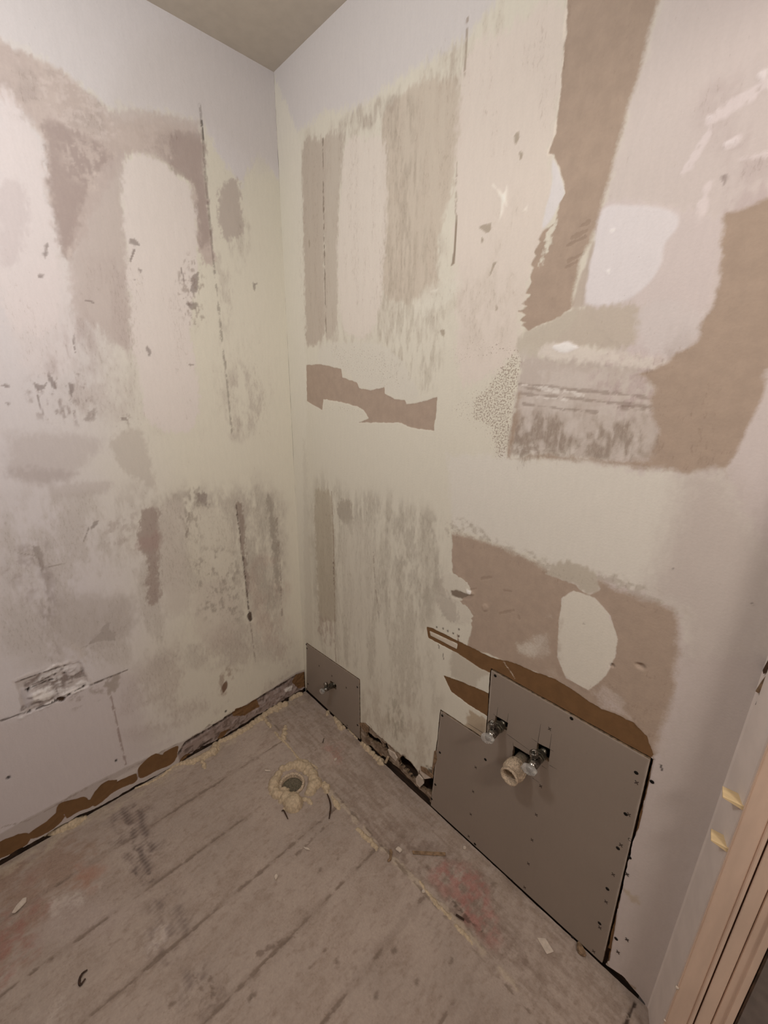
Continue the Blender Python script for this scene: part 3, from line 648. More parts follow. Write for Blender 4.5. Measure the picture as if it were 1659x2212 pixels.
    S.poly([(1.092,1.631),(1.146,1.631),(1.216,1.625),(1.223,1.578),(1.216,1.558),(1.167,1.552),(1.102,1.563),(1.043,1.56),(0.984,1.578),(1.046,1.612)], (188, 174, 157), .95, soft=.006, rough=.004, curve=False)
    S.poly([(1.216,1.625),(1.255,1.628),(1.316,1.593),(1.308,1.565),(1.273,1.534),(1.241,1.545),(1.223,1.562)], (204, 192, 184), .9, soft=.01)
    S.poly([(0.979,1.549),(0.984,1.601),(1.036,1.61),(1.085,1.632),(1.1,1.612),(1.061,1.579),(1.024,1.543)], (190, 178, 160), .9, soft=.006)
    S.poly([(1.029,1.548),(1.053,1.566),(1.112,1.56),(1.177,1.546),(1.273,1.532),(1.27,1.512),(1.181,1.522),(1.068,1.533)], (212, 200, 186), .9, soft=.006, rough=.006, h=.0006)
    for c in ([(1.144,1.693),(1.151,1.694),(1.15,1.686)], [(1.141,1.759),(1.148,1.76),(1.147,1.754)], [(1.059,1.561),(1.088,1.567),(1.113,1.558),(1.085,1.551)]):
        S.poly(c, (236, 228, 222), .9, soft=.003, h=.001)
    # ---- framed bare field at lower right of the upper half
    S.mask(0, [(1.313,1.747),(1.343,1.747),(1.362,1.755),(1.391,1.764),(1.442,1.538),(1.416,1.511),(1.429,1.476),(1.424,1.447),(1.418,1.41),(1.414,1.362),(1.402,1.328),(1.377,1.324),(1.344,1.316),(1.299,1.313),(1.225,1.31),(1.131,1.309),(0.979,1.299),(0.981,1.389),(0.992,1.463),(1.056,1.465),(1.172,1.469),(1.247,1.512),(1.279,1.529),(1.309,1.561),(1.317,1.593),(1.323,1.628),(1.324,1.662),(1.319,1.709)], .020, .014, .03, part='bare_paper', label='curved band of bare tan drywall paper')
    S.poly([(0.985,1.539),(1.046,1.538),(1.181,1.522),(1.262,1.512),(1.282,1.488),(1.278,1.43),(1.291,1.397),(1.277,1.351),(1.193,1.34),(1.074,1.334),(0.982,1.322),(0.984,1.432)], (190, 176, 163), 1., soft=.008, rough=.008, curve=False)
    wp = [(0.983,1.534),(1.047,1.535),(1.181,1.522),(1.248,1.511),(1.271,1.488),(1.271,1.455),(1.29,1.406),(1.29,1.34),(1.222,1.331),(1.149,1.324),(1.076,1.318),(0.978,1.299),(0.986,1.389),(0.987,1.463)]
    S.mask(0, wp, .02, .018, .04, erase=True, amt=.72)
    S.mottle(wp, (206, 194, 182), .85, .05, .03, (.38, .6), .02)
    S.mottle([(0.982,1.426),(1.132,1.43),(1.263,1.425),(1.297,1.345),(1.149,1.324),(0.984,1.305)], (152, 135, 119), 1.2, .035, .05, (.36, .56), .02, scrape=.9)
    S.mottle([(1.161,1.539),(1.276,1.52),(1.303,1.488),(1.276,1.438),(1.186,1.442)], (176, 152, 148), .7, .012, .012, (.48, .6), .03)
    S.mottle([(0.979,1.344),(1.192,1.349),(1.351,1.349),(1.389,1.359),(1.382,1.333),(1.198,1.311),(0.972,1.298)], (214, 204, 190), .9, .012, .009, (.5, .6), .015)
    for l in ([(0.989,1.486),(1.126,1.472),(1.198,1.47),(1.294,1.459)], [(0.995,1.464),(1.128,1.456),(1.21,1.451),(1.29,1.446)], [(1.004,1.441),(1.081,1.435),(1.169,1.432)], [(1.203,1.443),(1.29,1.443)], [(0.994,1.476),(1.055,1.473)]):
        S.line(l, (140, 122, 108), .0036, .55, .15, .003, -.0003)
    for l in ([(0.998,1.484),(1.076,1.471),(1.136,1.466)], [(1.036,1.457),(1.109,1.454)]):
        S.line(l, (222, 212, 200), .003, .7, .3, .004, .0004)
    S.mottle([(1.261,1.52),(1.31,1.557),(1.391,1.351),(1.302,1.337)], (144, 126, 110), .5, .04, .04, (.5, .66), .03)
    S.poly([(1.373,1.707),(1.356,1.689),(1.34,1.653),(1.336,1.592),(1.334,1.627),(1.336,1.66),(1.354,1.696),(1.369,1.723)], (186, 168, 158), .5, soft=.006, curve=False)
    S.mottle([(1.373,1.609),(1.386,1.646),(1.419,1.497),(1.407,1.476),(1.382,1.511)], (198, 182, 174), .8, .03, .03, (.45, .6), .03)
    # primer beyond
    S.poly([(1.447,1.518),(1.418,1.503),(1.419,1.476),(1.414,1.445),(1.408,1.407),(1.402,1.369),(1.395,1.348),(1.465,1.119),(1.517,1.05),(1.531,1.147)], (202, 188, 179), .9, soft=.006, rough=.004, curve=False)
    S.mask(0, [(1.447,1.518),(1.418,1.503),(1.419,1.476),(1.414,1.445),(1.408,1.407),(1.402,1.369),(1.395,1.348),(1.465,1.119),(1.517,1.05),(1.531,1.147)], .014, .004, .02, erase=True)
    S.mask(0, [(0.958,1.307),(1.097,1.327),(1.222,1.332),(1.295,1.334),(1.34,1.334),(1.372,1.345),(1.4,1.352),(1.43,1.284),(0.972,1.178)], .028, .010, .02, erase=True)
    # stippled transition
    S.mask(3, [(0.763,1.579),(0.875,1.6),(0.977,1.579),(0.991,1.524),(0.986,1.442),(0.982,1.345),(0.975,1.295),(0.932,1.298),(0.899,1.359),(0.825,1.376),(0.783,1.421),(0.818,1.458),(0.885,1.493),(0.931,1.546),(0.881,1.537),(0.799,1.516)], .02, .01, amt=.5)
    S.mask(3, [(0.976,1.569),(0.989,1.524),(0.983,1.442),(0.979,1.344),(0.974,1.298),(0.94,1.305),(0.922,1.372),(0.867,1.397),(0.862,1.448),(0.912,1.494),(0.945,1.535)], .012, .01, amt=1.0)
    S.mask(3, [(0.235,1.604),(0.475,1.599),(0.596,1.543),(0.627,1.453),(0.539,1.464),(0.408,1.483),(0.311,1.527)], .02, .01, amt=.55)
    # ---- small bare patch with a whitish skim over it
    S.poly([(0.227,1.601),(0.475,1.599),(0.595,1.556),(0.681,1.454),(0.637,1.434),(0.543,1.457),(0.476,1.463),(0.408,1.483),(0.324,1.527),(0.204,1.542)], (208, 199, 182), .9, soft=.006, rough=.006)
    S.mask(0, [(0.122,1.539),(0.204,1.541),(0.328,1.524),(0.333,1.497),(0.408,1.482),(0.422,1.464),(0.476,1.458),(0.539,1.469),(0.543,1.45),(0.584,1.436),(0.628,1.435),(0.634,1.423),(0.674,1.427),(0.748,1.447),(0.747,1.407),(0.742,1.355),(0.687,1.356),(0.641,1.359),(0.617,1.368),(0.419,1.353),(0.467,1.37),(0.444,1.395),(0.419,1.404),(0.32,1.416),(0.221,1.422),(0.213,1.382),(0.116,1.411)], .006, .003, .012, part='bare_paper', h=-.0008, label='small stepped patch of bare tan paper')
    S.line([(0.508,1.438),(0.516,1.368)], (200, 188, 168), .004, .8, .1, .001)
    S.mask(3, [(0.212,1.421),(0.449,1.397),(0.454,1.368),(0.224,1.38)], .01, .004, amt=.5)
    # ---- broad smooth taped joint
    S.poly([(0.794,1.298),(0.98,1.316),(1.129,1.321),(1.297,1.327),(1.394,1.342),(1.43,1.284),(1.481,1.214),(1.521,1.033),(1.411,0.972),(1.388,1.056),(1.327,1.072),(1.225,1.087),(1.11,1.076),(0.983,1.079),(0.826,1.089)], (212, 203, 188), .95, soft=.010, rough=.004, curve=False)
    S.poly([(1.34,1.334),(1.393,1.347),(1.473,1.253),(1.531,1.147),(1.548,0.91),(1.541,0.625),(1.525,0.47),(1.538,0.023),(1.519,-0.011),(1.431,0.028),(1.403,0.705),(1.408,0.904),(1.39,1.057),(1.327,1.072)], (188, 174, 163), .85, soft=.04, curve=False)
    S.mottle([(0.824,1.102),(0.993,1.108),(1.107,1.093),(1.232,1.101),(1.385,1.065),(1.389,1.041),(1.24,1.053),(1.115,1.035),(0.987,1.048),(0.83,1.04)], (172, 160, 143), .9, .012, .008, (.42, .6), .008)
    # ---- lower bare field
    S.mask(0, [(0.824,1.102),(0.878,1.116),(0.979,1.117),(1.045,1.111),(1.119,1.091),(1.17,1.114),(1.222,1.103),(1.262,1.095),(1.324,1.089),(1.372,1.09),(1.406,1.054),(1.414,0.995),(1.426,0.893),(1.425,0.773),(1.399,0.702),(1.359,0.749),(1.309,0.759),(1.256,0.763),(1.216,0.772),(1.163,0.774),(1.114,0.767),(1.02,0.752),(0.912,0.738),(0.92,0.829),(0.866,0.882),(0.835,0.983)], .010, .008, .02, part='bare_paper', label='lower wide field of bare tan drywall paper')
    S.mask(0, [(0.801,1.068),(0.881,1.079),(0.983,1.077),(1.05,1.071),(1.124,1.053),(1.176,1.078),(1.227,1.074),(1.266,1.067),(1.329,1.064),(1.374,1.062),(1.387,1.045),(1.396,0.986),(1.408,0.881),(1.404,0.783),(1.405,0.707),(1.531,0.81),(1.43,1.284),(0.791,1.205)], .032, .008, .02, erase=True)
    S.mottle([(1.347,0.866),(1.393,0.984),(1.409,0.858),(1.404,0.745),(1.363,0.778),(1.285,0.776),(1.287,0.829)], (204, 190, 176), .35, .02, .02, (.45, .65), .02)
    erb = [(1.111,1.046),(1.132,1.075),(1.164,1.096),(1.196,1.094),(1.224,1.081),(1.237,1.052),(1.218,1.035),(1.192,1.038),(1.181,1.045)]
    S.poly(erb, (186, 174, 156), 1., soft=.006, rough=.004); S.mask(0, erb, .008, .006, .015, erase=True)
    ov = [(1.159,1),(1.183,1.029),(1.229,1.031),(1.266,1.001),(1.289,0.953),(1.293,0.908),(1.282,0.849),(1.254,0.793),(1.198,0.795),(1.17,0.84),(1.159,0.94)]
    S.poly(ov, (210, 200, 183), 1., soft=.006, rough=.004, h=.0006, part='compound_patch'); S.mask(0, ov, .006, .004, .02, erase=True)
    S.poly([(1.112,0.78),(1.156,0.951),(1.173,0.842),(1.198,0.795),(1.186,0.781)], (180, 164, 146), .6, soft=.01)
    S.mask(0, [(1.241,0.788),(1.276,0.835),(1.305,0.84),(1.336,0.823),(1.402,0.756),(1.289,0.752)], .03, .03, .03, erase=True, amt=.5)
    S.mottle([(1.259,0.812),(1.388,0.926),(1.417,0.768),(1.389,0.733),(1.318,0.759)], (190, 174, 158), .9, .035, .02, (.45, .6), .02)
    for l in ([(0.938,0.969),(0.968,0.986)], [(1.01,0.962),(1.029,0.967)], [(0.896,0.917),(0.926,0.936)], [(1.004,0.89),(1.043,0.917)], [(1.057,0.907),(1.061,0.9)]):
        S.score(l, .0045)
    for q in ([(1.039,0.827),(1.143,0.919),(1.174,0.842),(1.147,0.8),(1.059,0.779)], [(1.095,0.917),(1.151,0.987),(1.161,0.934),(1.109,0.901)], [(1.167,0.832),(1.202,0.791),(1.19,0.769),(1.114,0.767)]):
        S.mask(0, q, .03, .02, .03, erase=True, amt=.52)
    # smears at its left edge
    for c in ([(0.787,0.913),(0.81,0.943),(0.852,0.952),(0.894,0.941),(0.912,0.913),(0.867,0.868),(0.825,0.865),(0.793,0.876)], [(0.791,0.835),(0.842,0.872),(0.901,0.866),(0.922,0.845),(0.89,0.8),(0.83,0.796)]):
        S.poly(c, (204, 194, 176), .9, soft=.006, rough=.006, h=.0008); S.mask(0, c, .006, .006, .01, erase=True)
    S.poly([(0.774,0.9),(0.803,0.919),(0.825,0.881),(0.861,0.849),(0.873,0.8),(0.821,0.792),(0.791,0.835)], (176, 164, 148), .6, soft=.01, brk=.4, bs=.02)
    S.poly([(0.84,0.893),(0.856,0.903),(0.889,0.904),(0.916,0.906),(0.911,0.892),(0.883,0.883),(0.843,0.879)], (122, 106, 90), .95, soft=.002, rough=.003, rs=.01, curve=False, h=-.001)
    S.poly([(0.893,0.919),(0.912,0.919),(0.917,0.911),(0.9,0.908)], (234, 226, 212), .95, soft=.002, h=.003)
    S.poly([(0.948,0.89),(0.96,0.898),(0.967,0.889),(0.956,0.878)], (240, 234, 224), .95, soft=.002, h=.002)
    # left lower field: vertical streaks
    S.mottle([(0.13,1.061),(0.379,1.11),(0.763,1.115),(0.794,0.916),(0.759,0.738),(0.809,0.421),(0.427,0.344),(0.139,0.349)], (174, 163, 145), .75, .03, .22, (.34, .6), .04)
    S.poly([(0.143,1.054),(0.209,1.073),(0.254,1.067),(0.265,0.822),(0.269,0.551),(0.222,0.507),(0.147,0.496),(0.139,0.781)], (174, 160, 138), .7, soft=.012, rough=.008, brk=.2, bs=.04, bav=3)
    S.poly([(0.296,1.049),(0.365,1.073),(0.383,1.042),(0.382,0.937),(0.336,0.976),(0.3,0.986)], (168, 156, 139), .8, soft=.012, brk=.4, bs=.03)
    S.mottle([(0.548,1.064),(0.764,1.101),(0.794,0.916),(0.768,0.759),(0.623,0.765),(0.573,0.921)], (152, 140, 124), .6, .02, .06, (.48, .65), .03)
    S.mottle([(0.378,1.076),(0.547,1.096),(0.556,0.661),(0.401,0.671)], (160, 148, 132), .6, .02, .1, (.45, .65), .03)
    S.poly([(0.328,0.956),(0.479,0.996),(0.51,0.755),(0.428,0.519),(0.327,0.555),(0.312,0.777)], (204, 194, 176), .6, soft=.02)
    S.line([(0.257,1.083),(0.263,0.919),(0.261,0.698),(0.257,0.386),(0.261,0.318)], (150, 128, 108), .003, .7, .2, .001, -.0004)
    S.line([(0.258,0.789),(0.258,0.692)], (110, 92, 80), .004, .8, .45, .002)
    S.line([(0.494,0.913),(0.505,0.79),(0.527,0.667)], (150, 134, 116), .003, .6, .4, .003)
    S.mottle([(0.128,0.463),(0.221,0.495),(0.244,0.403),(0.175,0.367)], (160, 136, 120), .7, .015, .03, (.45, .6), .01)
    S.mottle([(0.427,0.252),(0.724,0.443),(0.808,0.112),(0.485,0.079)], (170, 154, 134), .6, .04, .1, (.42, .62), .03)
    S.mottle([(0.589,0.313),(0.649,0.353),(0.667,0.194),(0.618,0.179)], (132, 120, 96), .6, .015, .04, (.45, .6), .01)
    S.poly([(0.857,0.702),(0.917,0.725),(0.987,0.724),(0.995,0.616),(0.924,0.605),(0.858,0.6)], (178, 166, 148), .7, soft=.006, curve=False)
    S.poly([(0.957,0.642),(0.994,0.681),(0.999,0.619),(0.957,0.609)], (206, 198, 180), .9, soft=.005)
    S.poly([(0.94,0.521),(1.001,0.528),(1.003,0.44),(0.93,0.44)], (166, 144, 116), .8, soft=.006, curve=False)
    S.mottle([(0.882,0.358),(0.999,0.518),(1.012,0.386),(0.932,0.32)], (150, 128, 112), .6, .02, .02, (.45, .6), .01)
    # ---- torn kraft strips above the panel
    S.mask(1, [(0.752,0.729),(0.779,0.735),(0.875,0.738),(0.902,0.739),(0.991,0.742),(1.017,0.749),(1.054,0.762),(1.114,0.767),(1.139,0.772),(1.175,0.777),(1.216,0.774),(1.256,0.765),(1.288,0.762),(1.317,0.769),(1.355,0.769),(1.384,0.752),(1.402,0.718),(1.399,0.702),(1.401,0.693),(1.278,0.692),(0.999,0.692),(0.966,0.687),(0.882,0.695),(0.762,0.691)], .004, .0025, .01, part='torn_kraft', h=-.0010)
    S.mask(1, [(0.766,0.719),(0.876,0.727),(0.874,0.708),(0.771,0.704)], .003, .001, erase=True)
    S.poly([(0.766,0.719),(0.876,0.727),(0.874,0.708),(0.771,0.704)], (196, 182, 162), 1., soft=.002, curve=False, h=.001)
    S.mask(1, [(0.831,0.587),(0.907,0.605),(1.004,0.622),(1.003,0.541),(0.93,0.54),(0.867,0.545)], .004, .003, .01, part='torn_kraft', h=-.0010)
    S.poly([(1.014,0.748),(1.037,0.755),(1.067,0.736),(1.075,0.711),(1.057,0.721),(1.036,0.733)], (196, 178, 154), .7, soft=.003, brk=.45, bs=.008)
    S.mask(1, [(1.017,0.75),(1.037,0.752),(1.074,0.719),(1.07,0.711),(1.045,0.732)], .006, .004, .006, erase=True, amt=.6)
    S.line([(0.876,0.761),(0.879,0.714)], (120, 84, 60), .004, .9, .3, .003)
    for q in [(0.793,0.746),(0.819,0.753),(0.837,0.753),(0.858,0.755),(0.879,0.756),(0.877,0.778)]:
        S.poly([(q[0] + .003 * math.cos(a), q[1] + .0035 * math.sin(a)) for a in np.linspace(0, 6.28, 8)[:-1]], (70, 54, 44), .9, soft=.001, rough=0, h=-.001)
    S.line([(0.805,0.688),(0.809,0.674)], (80, 66, 54), .002, .8, 0, .0005); S.line([(0.825,0.665),(0.828,0.646)], (80, 66, 54), .002, .8, 0, .0005)
    S.line([(1.039,0.707),(1.197,0.703),(1.308,0.701),(1.398,0.701)], (30, 22, 16), .005, .85, .3, .003)
    S.mask(1, [(0.157,0.295),(0.214,0.303),(0.293,0.31),(0.29,0.303),(0.171,0.287)], .003, .001, part='torn_kraft')
    # ---- screw holes and dark specks outside the board
    for q in [(1.29,0.885),(1.34,0.913)]:
        S.poly([(q[0] + .0035 * math.cos(a), q[1] + .005 * math.sin(a)) for a in np.linspace(0, 6.28, 9)[:-1]], (34, 28, 24), .9, soft=.0015, rough=.0, h=-.003)
    for q in [(1.217,0.958),(1.357,1.145),(1.481,1.122),(1.165,0.807)]:
        S.poly([(q[0] - .0025, q[1]), (q[0], q[1] + .003), (q[0] + .002, q[1] - .002)], (90, 78, 70), .7, soft=.0015, rough=0, curve=False)
    S.line([(1.419,0.702),(1.423,0.691)], (40, 32, 28), .0025, .9, 0, .0005)
    S.poly([(1.284,0.885),(1.294,0.891),(1.297,0.883),(1.289,0.878)], (210, 198, 184), .6, soft=.003)
    S.poly([(1.286,0.885),(1.294,0.888),(1.294,0.882),(1.287,0.88)], (40, 32, 28), .9, soft=.002, h=-.004)
    S.poly([(1.333,0.913),(1.345,0.916),(1.348,0.911),(1.339,0.908)], (60, 46, 36), .9, soft=.002, h=-.004)
    S.line([(1.32,0.988),(1.327,0.989)], (226, 214, 202), .003, .9, 0, .0005)
    # ---- openings: the two board patches, the crack beside the big one, broken base
    S.remove(PANEL_LEFT, grow=.0038)
    S.remove([(0.815,0.001),(1.412,0.006),(1.428,-0.087),(0.823,-0.127)], grow=.004)
    S.remove([(0.007,0.02),(0.423,0.017),(0.423,-0.096),(-0.003,-0.109)], grow=.003)
    S.remove(PANEL_BIG, .0012, .03, grow=.0042)
    S.mask(1, [(1.399,0.702),(1.405,0.707),(1.411,0.504),(1.404,0.448),(1.405,0.406),(1.409,0.322),(1.413,0.233),(1.421,0.1),(1.425,0.037),(1.412,-0.011)], .003, .001, part='torn_kraft', h=-.003)
    S.remove([(1.396,0.697),(1.403,0.702),(1.407,0.544),(1.407,0.452),(1.402,0.402),(1.404,0.256),(1.402,0.236)], .0012, .02)
    S.remove([(1.408,0.062),(1.42,0.076),(1.423,0.031),(1.415,-0.016)], .0012, .02)
    S.remove([(1.411,0.008),(1.424,0.016),(1.464,0.029),(1.515,0.006),(1.521,-0.027),(1.431,-0.041)], .002, .02)
    S.remove([(0.453,0.075),(0.476,0.087),(0.502,0.087),(0.535,0.1),(0.555,0.089),(0.552,0.073),(0.508,0.058),(0.462,0.047)], .002, .01)
    S.remove([(0.56,0.093),(0.578,0.112),(0.589,0.097),(0.6,0.082),(0.59,0.065),(0.569,0.071)], .002, .01)
    S.remove([(0.646,0.082),(0.662,0.114),(0.689,0.122),(0.718,0.118),(0.746,0.106),(0.741,0.066),(0.721,0.053),(0.687,0.06),(0.652,0.063)], .003, .01)
    S.remove([(0.77,0.078),(0.778,0.103),(0.817,0.143),(0.825,0.079),(0.816,0.061),(0.785,0.051),(0.756,0.038)], .003, .01)
    S.remove([(0.417,-0.013),(0.485,0.025),(0.648,0.041),(0.745,0.033),(0.809,0.027),(0.826,-0.03),(0.625,-0.051),(0.417,-0.062)], .002, .02)
    base = [(0.42,0.1),(0.456,0.121),(0.527,0.111),(0.576,0.115),(0.635,0.115),(0.708,0.126),(0.748,0.108),(0.824,0.19),(0.828,0.064),(0.815,-0.005),(0.747,-0),(0.623,-0.008),(0.42,-0.005)]
    S.poly(base, (132, 112, 92), .95, soft=.004, rough=.006, rs=.015, curve=False, h=-.003)
    S.mottle(base, (84, 62, 46), .9, .02, .014, (.48, .58), .004, h=-.002, curve=False)
    S.mottle(base, (176, 158, 138), .8, .02, .012, (.58, .66), .004, h=.002, curve=False)
    S.line([(0.42,0.1),(0.456,0.123),(0.527,0.115),(0.581,0.119)], (104, 84, 66), .004, .8, .2, .002)
    S.poly([(1.382,0.458),(1.416,0.509),(1.439,0.429),(1.437,0.123)], (196, 182, 172), .25, soft=.03)
    S.poly([(1.426,0.02),(1.444,0.019),(1.489,0.025),(1.467,0.014)], (150, 126, 96), .8, soft=.005)
    S.poly([(1.413,0.301),(1.439,0.307),(1.447,0.294),(1.432,0.284)], (178, 158, 132), .7, soft=.006)
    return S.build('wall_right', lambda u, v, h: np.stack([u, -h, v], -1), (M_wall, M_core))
WR = right_wall()

# ------------------------------------------------------------------ floor: dusty planks, a cross strip along the right wall
SEAM = -.222
JOINTS = [.188, .386, .581, .784, .982, 1.180, 1.380]
DRAIN = (.392, -.322)
def floor_():
    S = Surf(0, 1.56, -1.30, 0.0, .0036)
    U, V = S.U, S.V
    S.fill((164, 147, 136))
    big = fbm(U, V, .30, .30, 21)[..., None]
    S.col[:] = S.col * (.88 + .24 * big)
    S.h[:] = .0010 * fbm(U, V, .012, .012, 22) + .0016 * (fbm(U, V, .08, .08, 23) - .5)
    full = [(0, -1.3), (1.56, -1.3), (1.56, 0), (0, 0)]
    S.mottle(full, (140, 120, 107), .5, .05, .10, (.5, .72), .001, curve=False)
    S.mottle(full, (176, 158, 146), .45, .09, .05, (.52, .72), .001, curve=False)
    S.mottle(full, (126, 107, 94), .5, .012, .02, (.66, .78), .001, curve=False, h=-.0004)
    S.mottle([(0, SEAM), (1.56, SEAM), (1.56, 0), (0, 0)], (122, 103, 90), .6, .05, .012, (.48, .66), .005, curve=False, h=-.001)
    S.mottle([(0.64,-0.229),(0.843,-0.107),(0.996,-0.051),(1.185,-0.086),(1.29,-0.149),(1.165,-0.198),(0.928,-0.202),(0.7,-0.237)], (112, 92, 82), .7, .02, .02, (.48, .62), .02, h=-.0008)
    S.mottle([(0.212,-0.066),(0.482,0.004),(0.753,-0.007),(0.754,-0.108),(0.518,-0.175)], (124, 106, 94), .5, .06, .02, (.45, .66), .02)
    # red and white paint traces
    S.mottle([(0.018,-1.147),(-0.005,-1.029),(0.083,-0.914),(0.177,-0.879),(0.246,-0.943),(0.251,-1.024),(0.332,-1.105),(0.364,-1.163)], (138, 104, 84), .7, .06, .06, (.3, .6), .03)
    S.mottle([(0.188,-1.155),(0.2,-1.095),(0.325,-1.085),(0.351,-1.126),(0.342,-1.162)], (150, 92, 84), .8, .04, .04, (.35, .6), .02)
    S.mottle([(0.093,-1.086),(0.189,-1.039),(0.278,-1.06),(0.256,-1.099)], (150, 104, 94), .6, .03, .03, (.4, .6), .02)
    S.mottle([(0.16,-0.977),(0.226,-0.927),(0.28,-0.943),(0.232,-0.976)], (164, 112, 92), .7, .03, .03, (.35, .6), .02)
    S.mottle([(0.959,-0.16),(1.013,-0.074),(1.076,-0.064),(1.138,-0.103),(1.176,-0.157),(1.162,-0.194),(1.114,-0.192),(1.029,-0.167)], (168, 104, 98), .85, .025, .025, (.30, .55), .02)
    S.mottle([(0.31,-0.111),(0.39,-0.06),(0.441,-0.137),(0.385,-0.166)], (172, 122, 112), .6, .03, .03, (.4, .6), .02)
    S.mottle([(0.242,-1.051),(0.222,-1.021),(0.219,-0.98),(0.248,-0.967),(0.287,-0.926),(0.31,-0.937),(0.295,-0.986),(0.314,-1.022),(0.287,-1.05)], (204, 190, 182), .85, .02, .02, (.42, .6), .015, h=.0006)
    S.poly([(0.274,-1.049),(0.265,-0.993),(0.318,-0.92),(0.404,-0.879),(0.441,-0.934),(0.385,-1.021),(0.321,-1.075)], (172, 154, 146), .55, soft=.04, rough=.03, rs=.06)
    S.mottle([(0.475,-1.117),(0.484,-1.073),(0.496,-1.037),(0.539,-1.061),(0.512,-1.111)], (196, 180, 170), .7, .03, .015, (.5, .66), .02)
    S.mottle([(0.5,-0.856),(0.529,-0.81),(0.559,-0.838),(0.548,-0.864)], (198, 182, 174), .8, .02, .012, (.42, .6), .01, h=.0006)
    S.mottle([(0.342,-1.162),(0.344,-1.106),(0.374,-1.127),(0.387,-1.164)], (196, 180, 172), .6, .02, .01, (.5, .65), .01)
    # notched-trowel ridges
    for pts, k in (([(0.072,-0.857),(0.047,-0.805),(0.094,-0.747),(0.212,-0.755),(0.363,-0.762),(0.38,-0.81),(0.341,-0.851),(0.2,-0.854)], 0), ([(0.402,-0.857),(0.454,-0.767),(0.561,-0.762),(0.623,-0.799),(0.606,-0.857),(0.531,-0.867)], 1), ([(0.658,-0.828),(0.685,-0.774),(0.774,-0.768),(0.778,-0.81),(0.731,-0.837)], 2)):
        w = S.win(pts, .05); u, v = U[w], V[w]
        m = sst(S.sd(spline(pts), .02, .04, w), -.012, .02)
        rid = .5 + .5 * np.sin((u * .97 + v * .2 + .006 * fbm(u, v, .03, .03, 77 + k)) * 2 * math.pi / .0125)
        lng = .5 + .5 * np.sin((v + .01 * fbm(u, v, .06, .06, 80 + k)) * 2 * math.pi / .034)
        q = m * (.45 * rid + .55 * lng) * sst(fbm(u, v, .03, .03, 90 + k), .25, .6) * (.9 if k == 0 else .6)
        S.col[w] = S.col[w] * (1 - q[..., None] * .95) + lin((92, 77, 74)) * q[..., None] * .95
        S.h[w] -= .0014 * q
    for l in ([(0.687,-0.798),(0.729,-0.791),(0.746,-0.786)], [(0.616,-0.445),(0.612,-0.33)], [(0.76,-0.654),(0.795,-0.559)], [(0.878,-0.584),(0.877,-0.523)], [(0.713,-0.77),(0.752,-0.779)]):
        S.line(l, (108, 90, 80), .006, .6, .3, .006, -.001)
    for p in [(1.007,-0.382),(1.129,-0.287),(1.035,-0.477),(0.919,-0.513),(1.108,-0.048),(0.822,-0.705),(0.825,-0.713),(0.699,-0.859),(0.72,-0.354),(0.707,-0.417),(1.091,-0.384)]:
        S.poly([(p[0] + .006 * math.cos(a), p[1] + .008 * math.sin(a)) for a in np.linspace(0, 6.28, 8)[:-1]], (96, 80, 70), .6, soft=.004, rough=.008, rs=.01, h=-.001)
    # plank joints
    for i, x in enumerate(JOINTS):
        S.line([(x, -1.3), (x + .002, -.8), (x - .001, SEAM)], (108, 90, 78), .0045, .7, (.30, .22, .28, .28, .62, .7, .7)[i], .004, -.0022, bs=.06)
        S.line([(x, -1.3), (x, SEAM)], (134, 117, 106), .014, .3, .3, .006, -.0004, bs=.08)
    S.line([(0.485,-0.238),(0.728,-0.229),(0.941,-0.216),(1.108,-0.206),(1.283,-0.208)], (182, 164, 146), .010, .7, .3, .006, .003, bs=.03)
    S.line([(0, SEAM), (1.52, SEAM)], (108, 92, 80), .004, .6, .4, .004, -.002, bs=.05)
    S.line([(1.053,-0.176),(1.105,-0.179),(1.148,-0.172)], (84, 68, 60), .006, .7, .35, .005, -.002)
    # dust and rubble along the walls
    S.mottle([(0, -1.3), (.06, -1.3), (.05, 0), (0, 0)], (186, 168, 148), .8, .02, .04, (.42, .62), .015, curve=False, h=.003)
    S.mottle([(0, -.05), (1.5, -.05), (1.5, 0), (0, 0)], (150, 132, 118), .7, .03, .02, (.42, .62), .015, curve=False, h=.002)
    S.line([(1.497,-0.015),(1.491,-0.072)], (60, 44, 36), .006, .9, .1, .003, -.004)
    # drain opening
    S.remove([(DRAIN[0] + .050 * math.cos(a), DRAIN[1] + .050 * math.sin(a)) for a in np.linspace(0, 2 * math.pi, 40)[:-1]])
    # every plank is a piece of its own
    xb = [0] + JOINTS + [1.56]
    for i in range(len(xb) - 1):
        S.names.append(('plank', None))
        S.lab[(U >= xb[i]) & (U < xb[i + 1]) & (V < SEAM)] = len(S.names) - 1
    return S.build('floor', lambda u, v, h: np.stack([u, v, h - .001], -1), (M_floor, M_oldwood), gain=(1.0, 1.06, 1.10))
FLR = floor_()

# ------------------------------------------------------------------ rest of the shell
def boxm(bm, x0, x1, y0, y1, z0, z1, bevel=0):
    r = bmesh.ops.create_cube(bm, size=1)
    for v in r['verts']:
        v.co = Vector((x0 + (v.co.x + .5) * (x1 - x0), y0 + (v.co.y + .5) * (y1 - y0), z0 + (v.co.z + .5) * (z1 - z0)))
    if bevel:
        es = list({e for v in r['verts'] for e in v.link_edges})
        bmesh.ops.bevel(bm, geom=es, offset=bevel, segments=2, affect='EDGES')
def box(name, b, mat, parent=None, bevel=0, kind=None):
    bm = bmesh.new(); boxm(bm, *b, bevel=bevel)
    return tag(from_bm(name, bm, mat, parent), kind=kind)

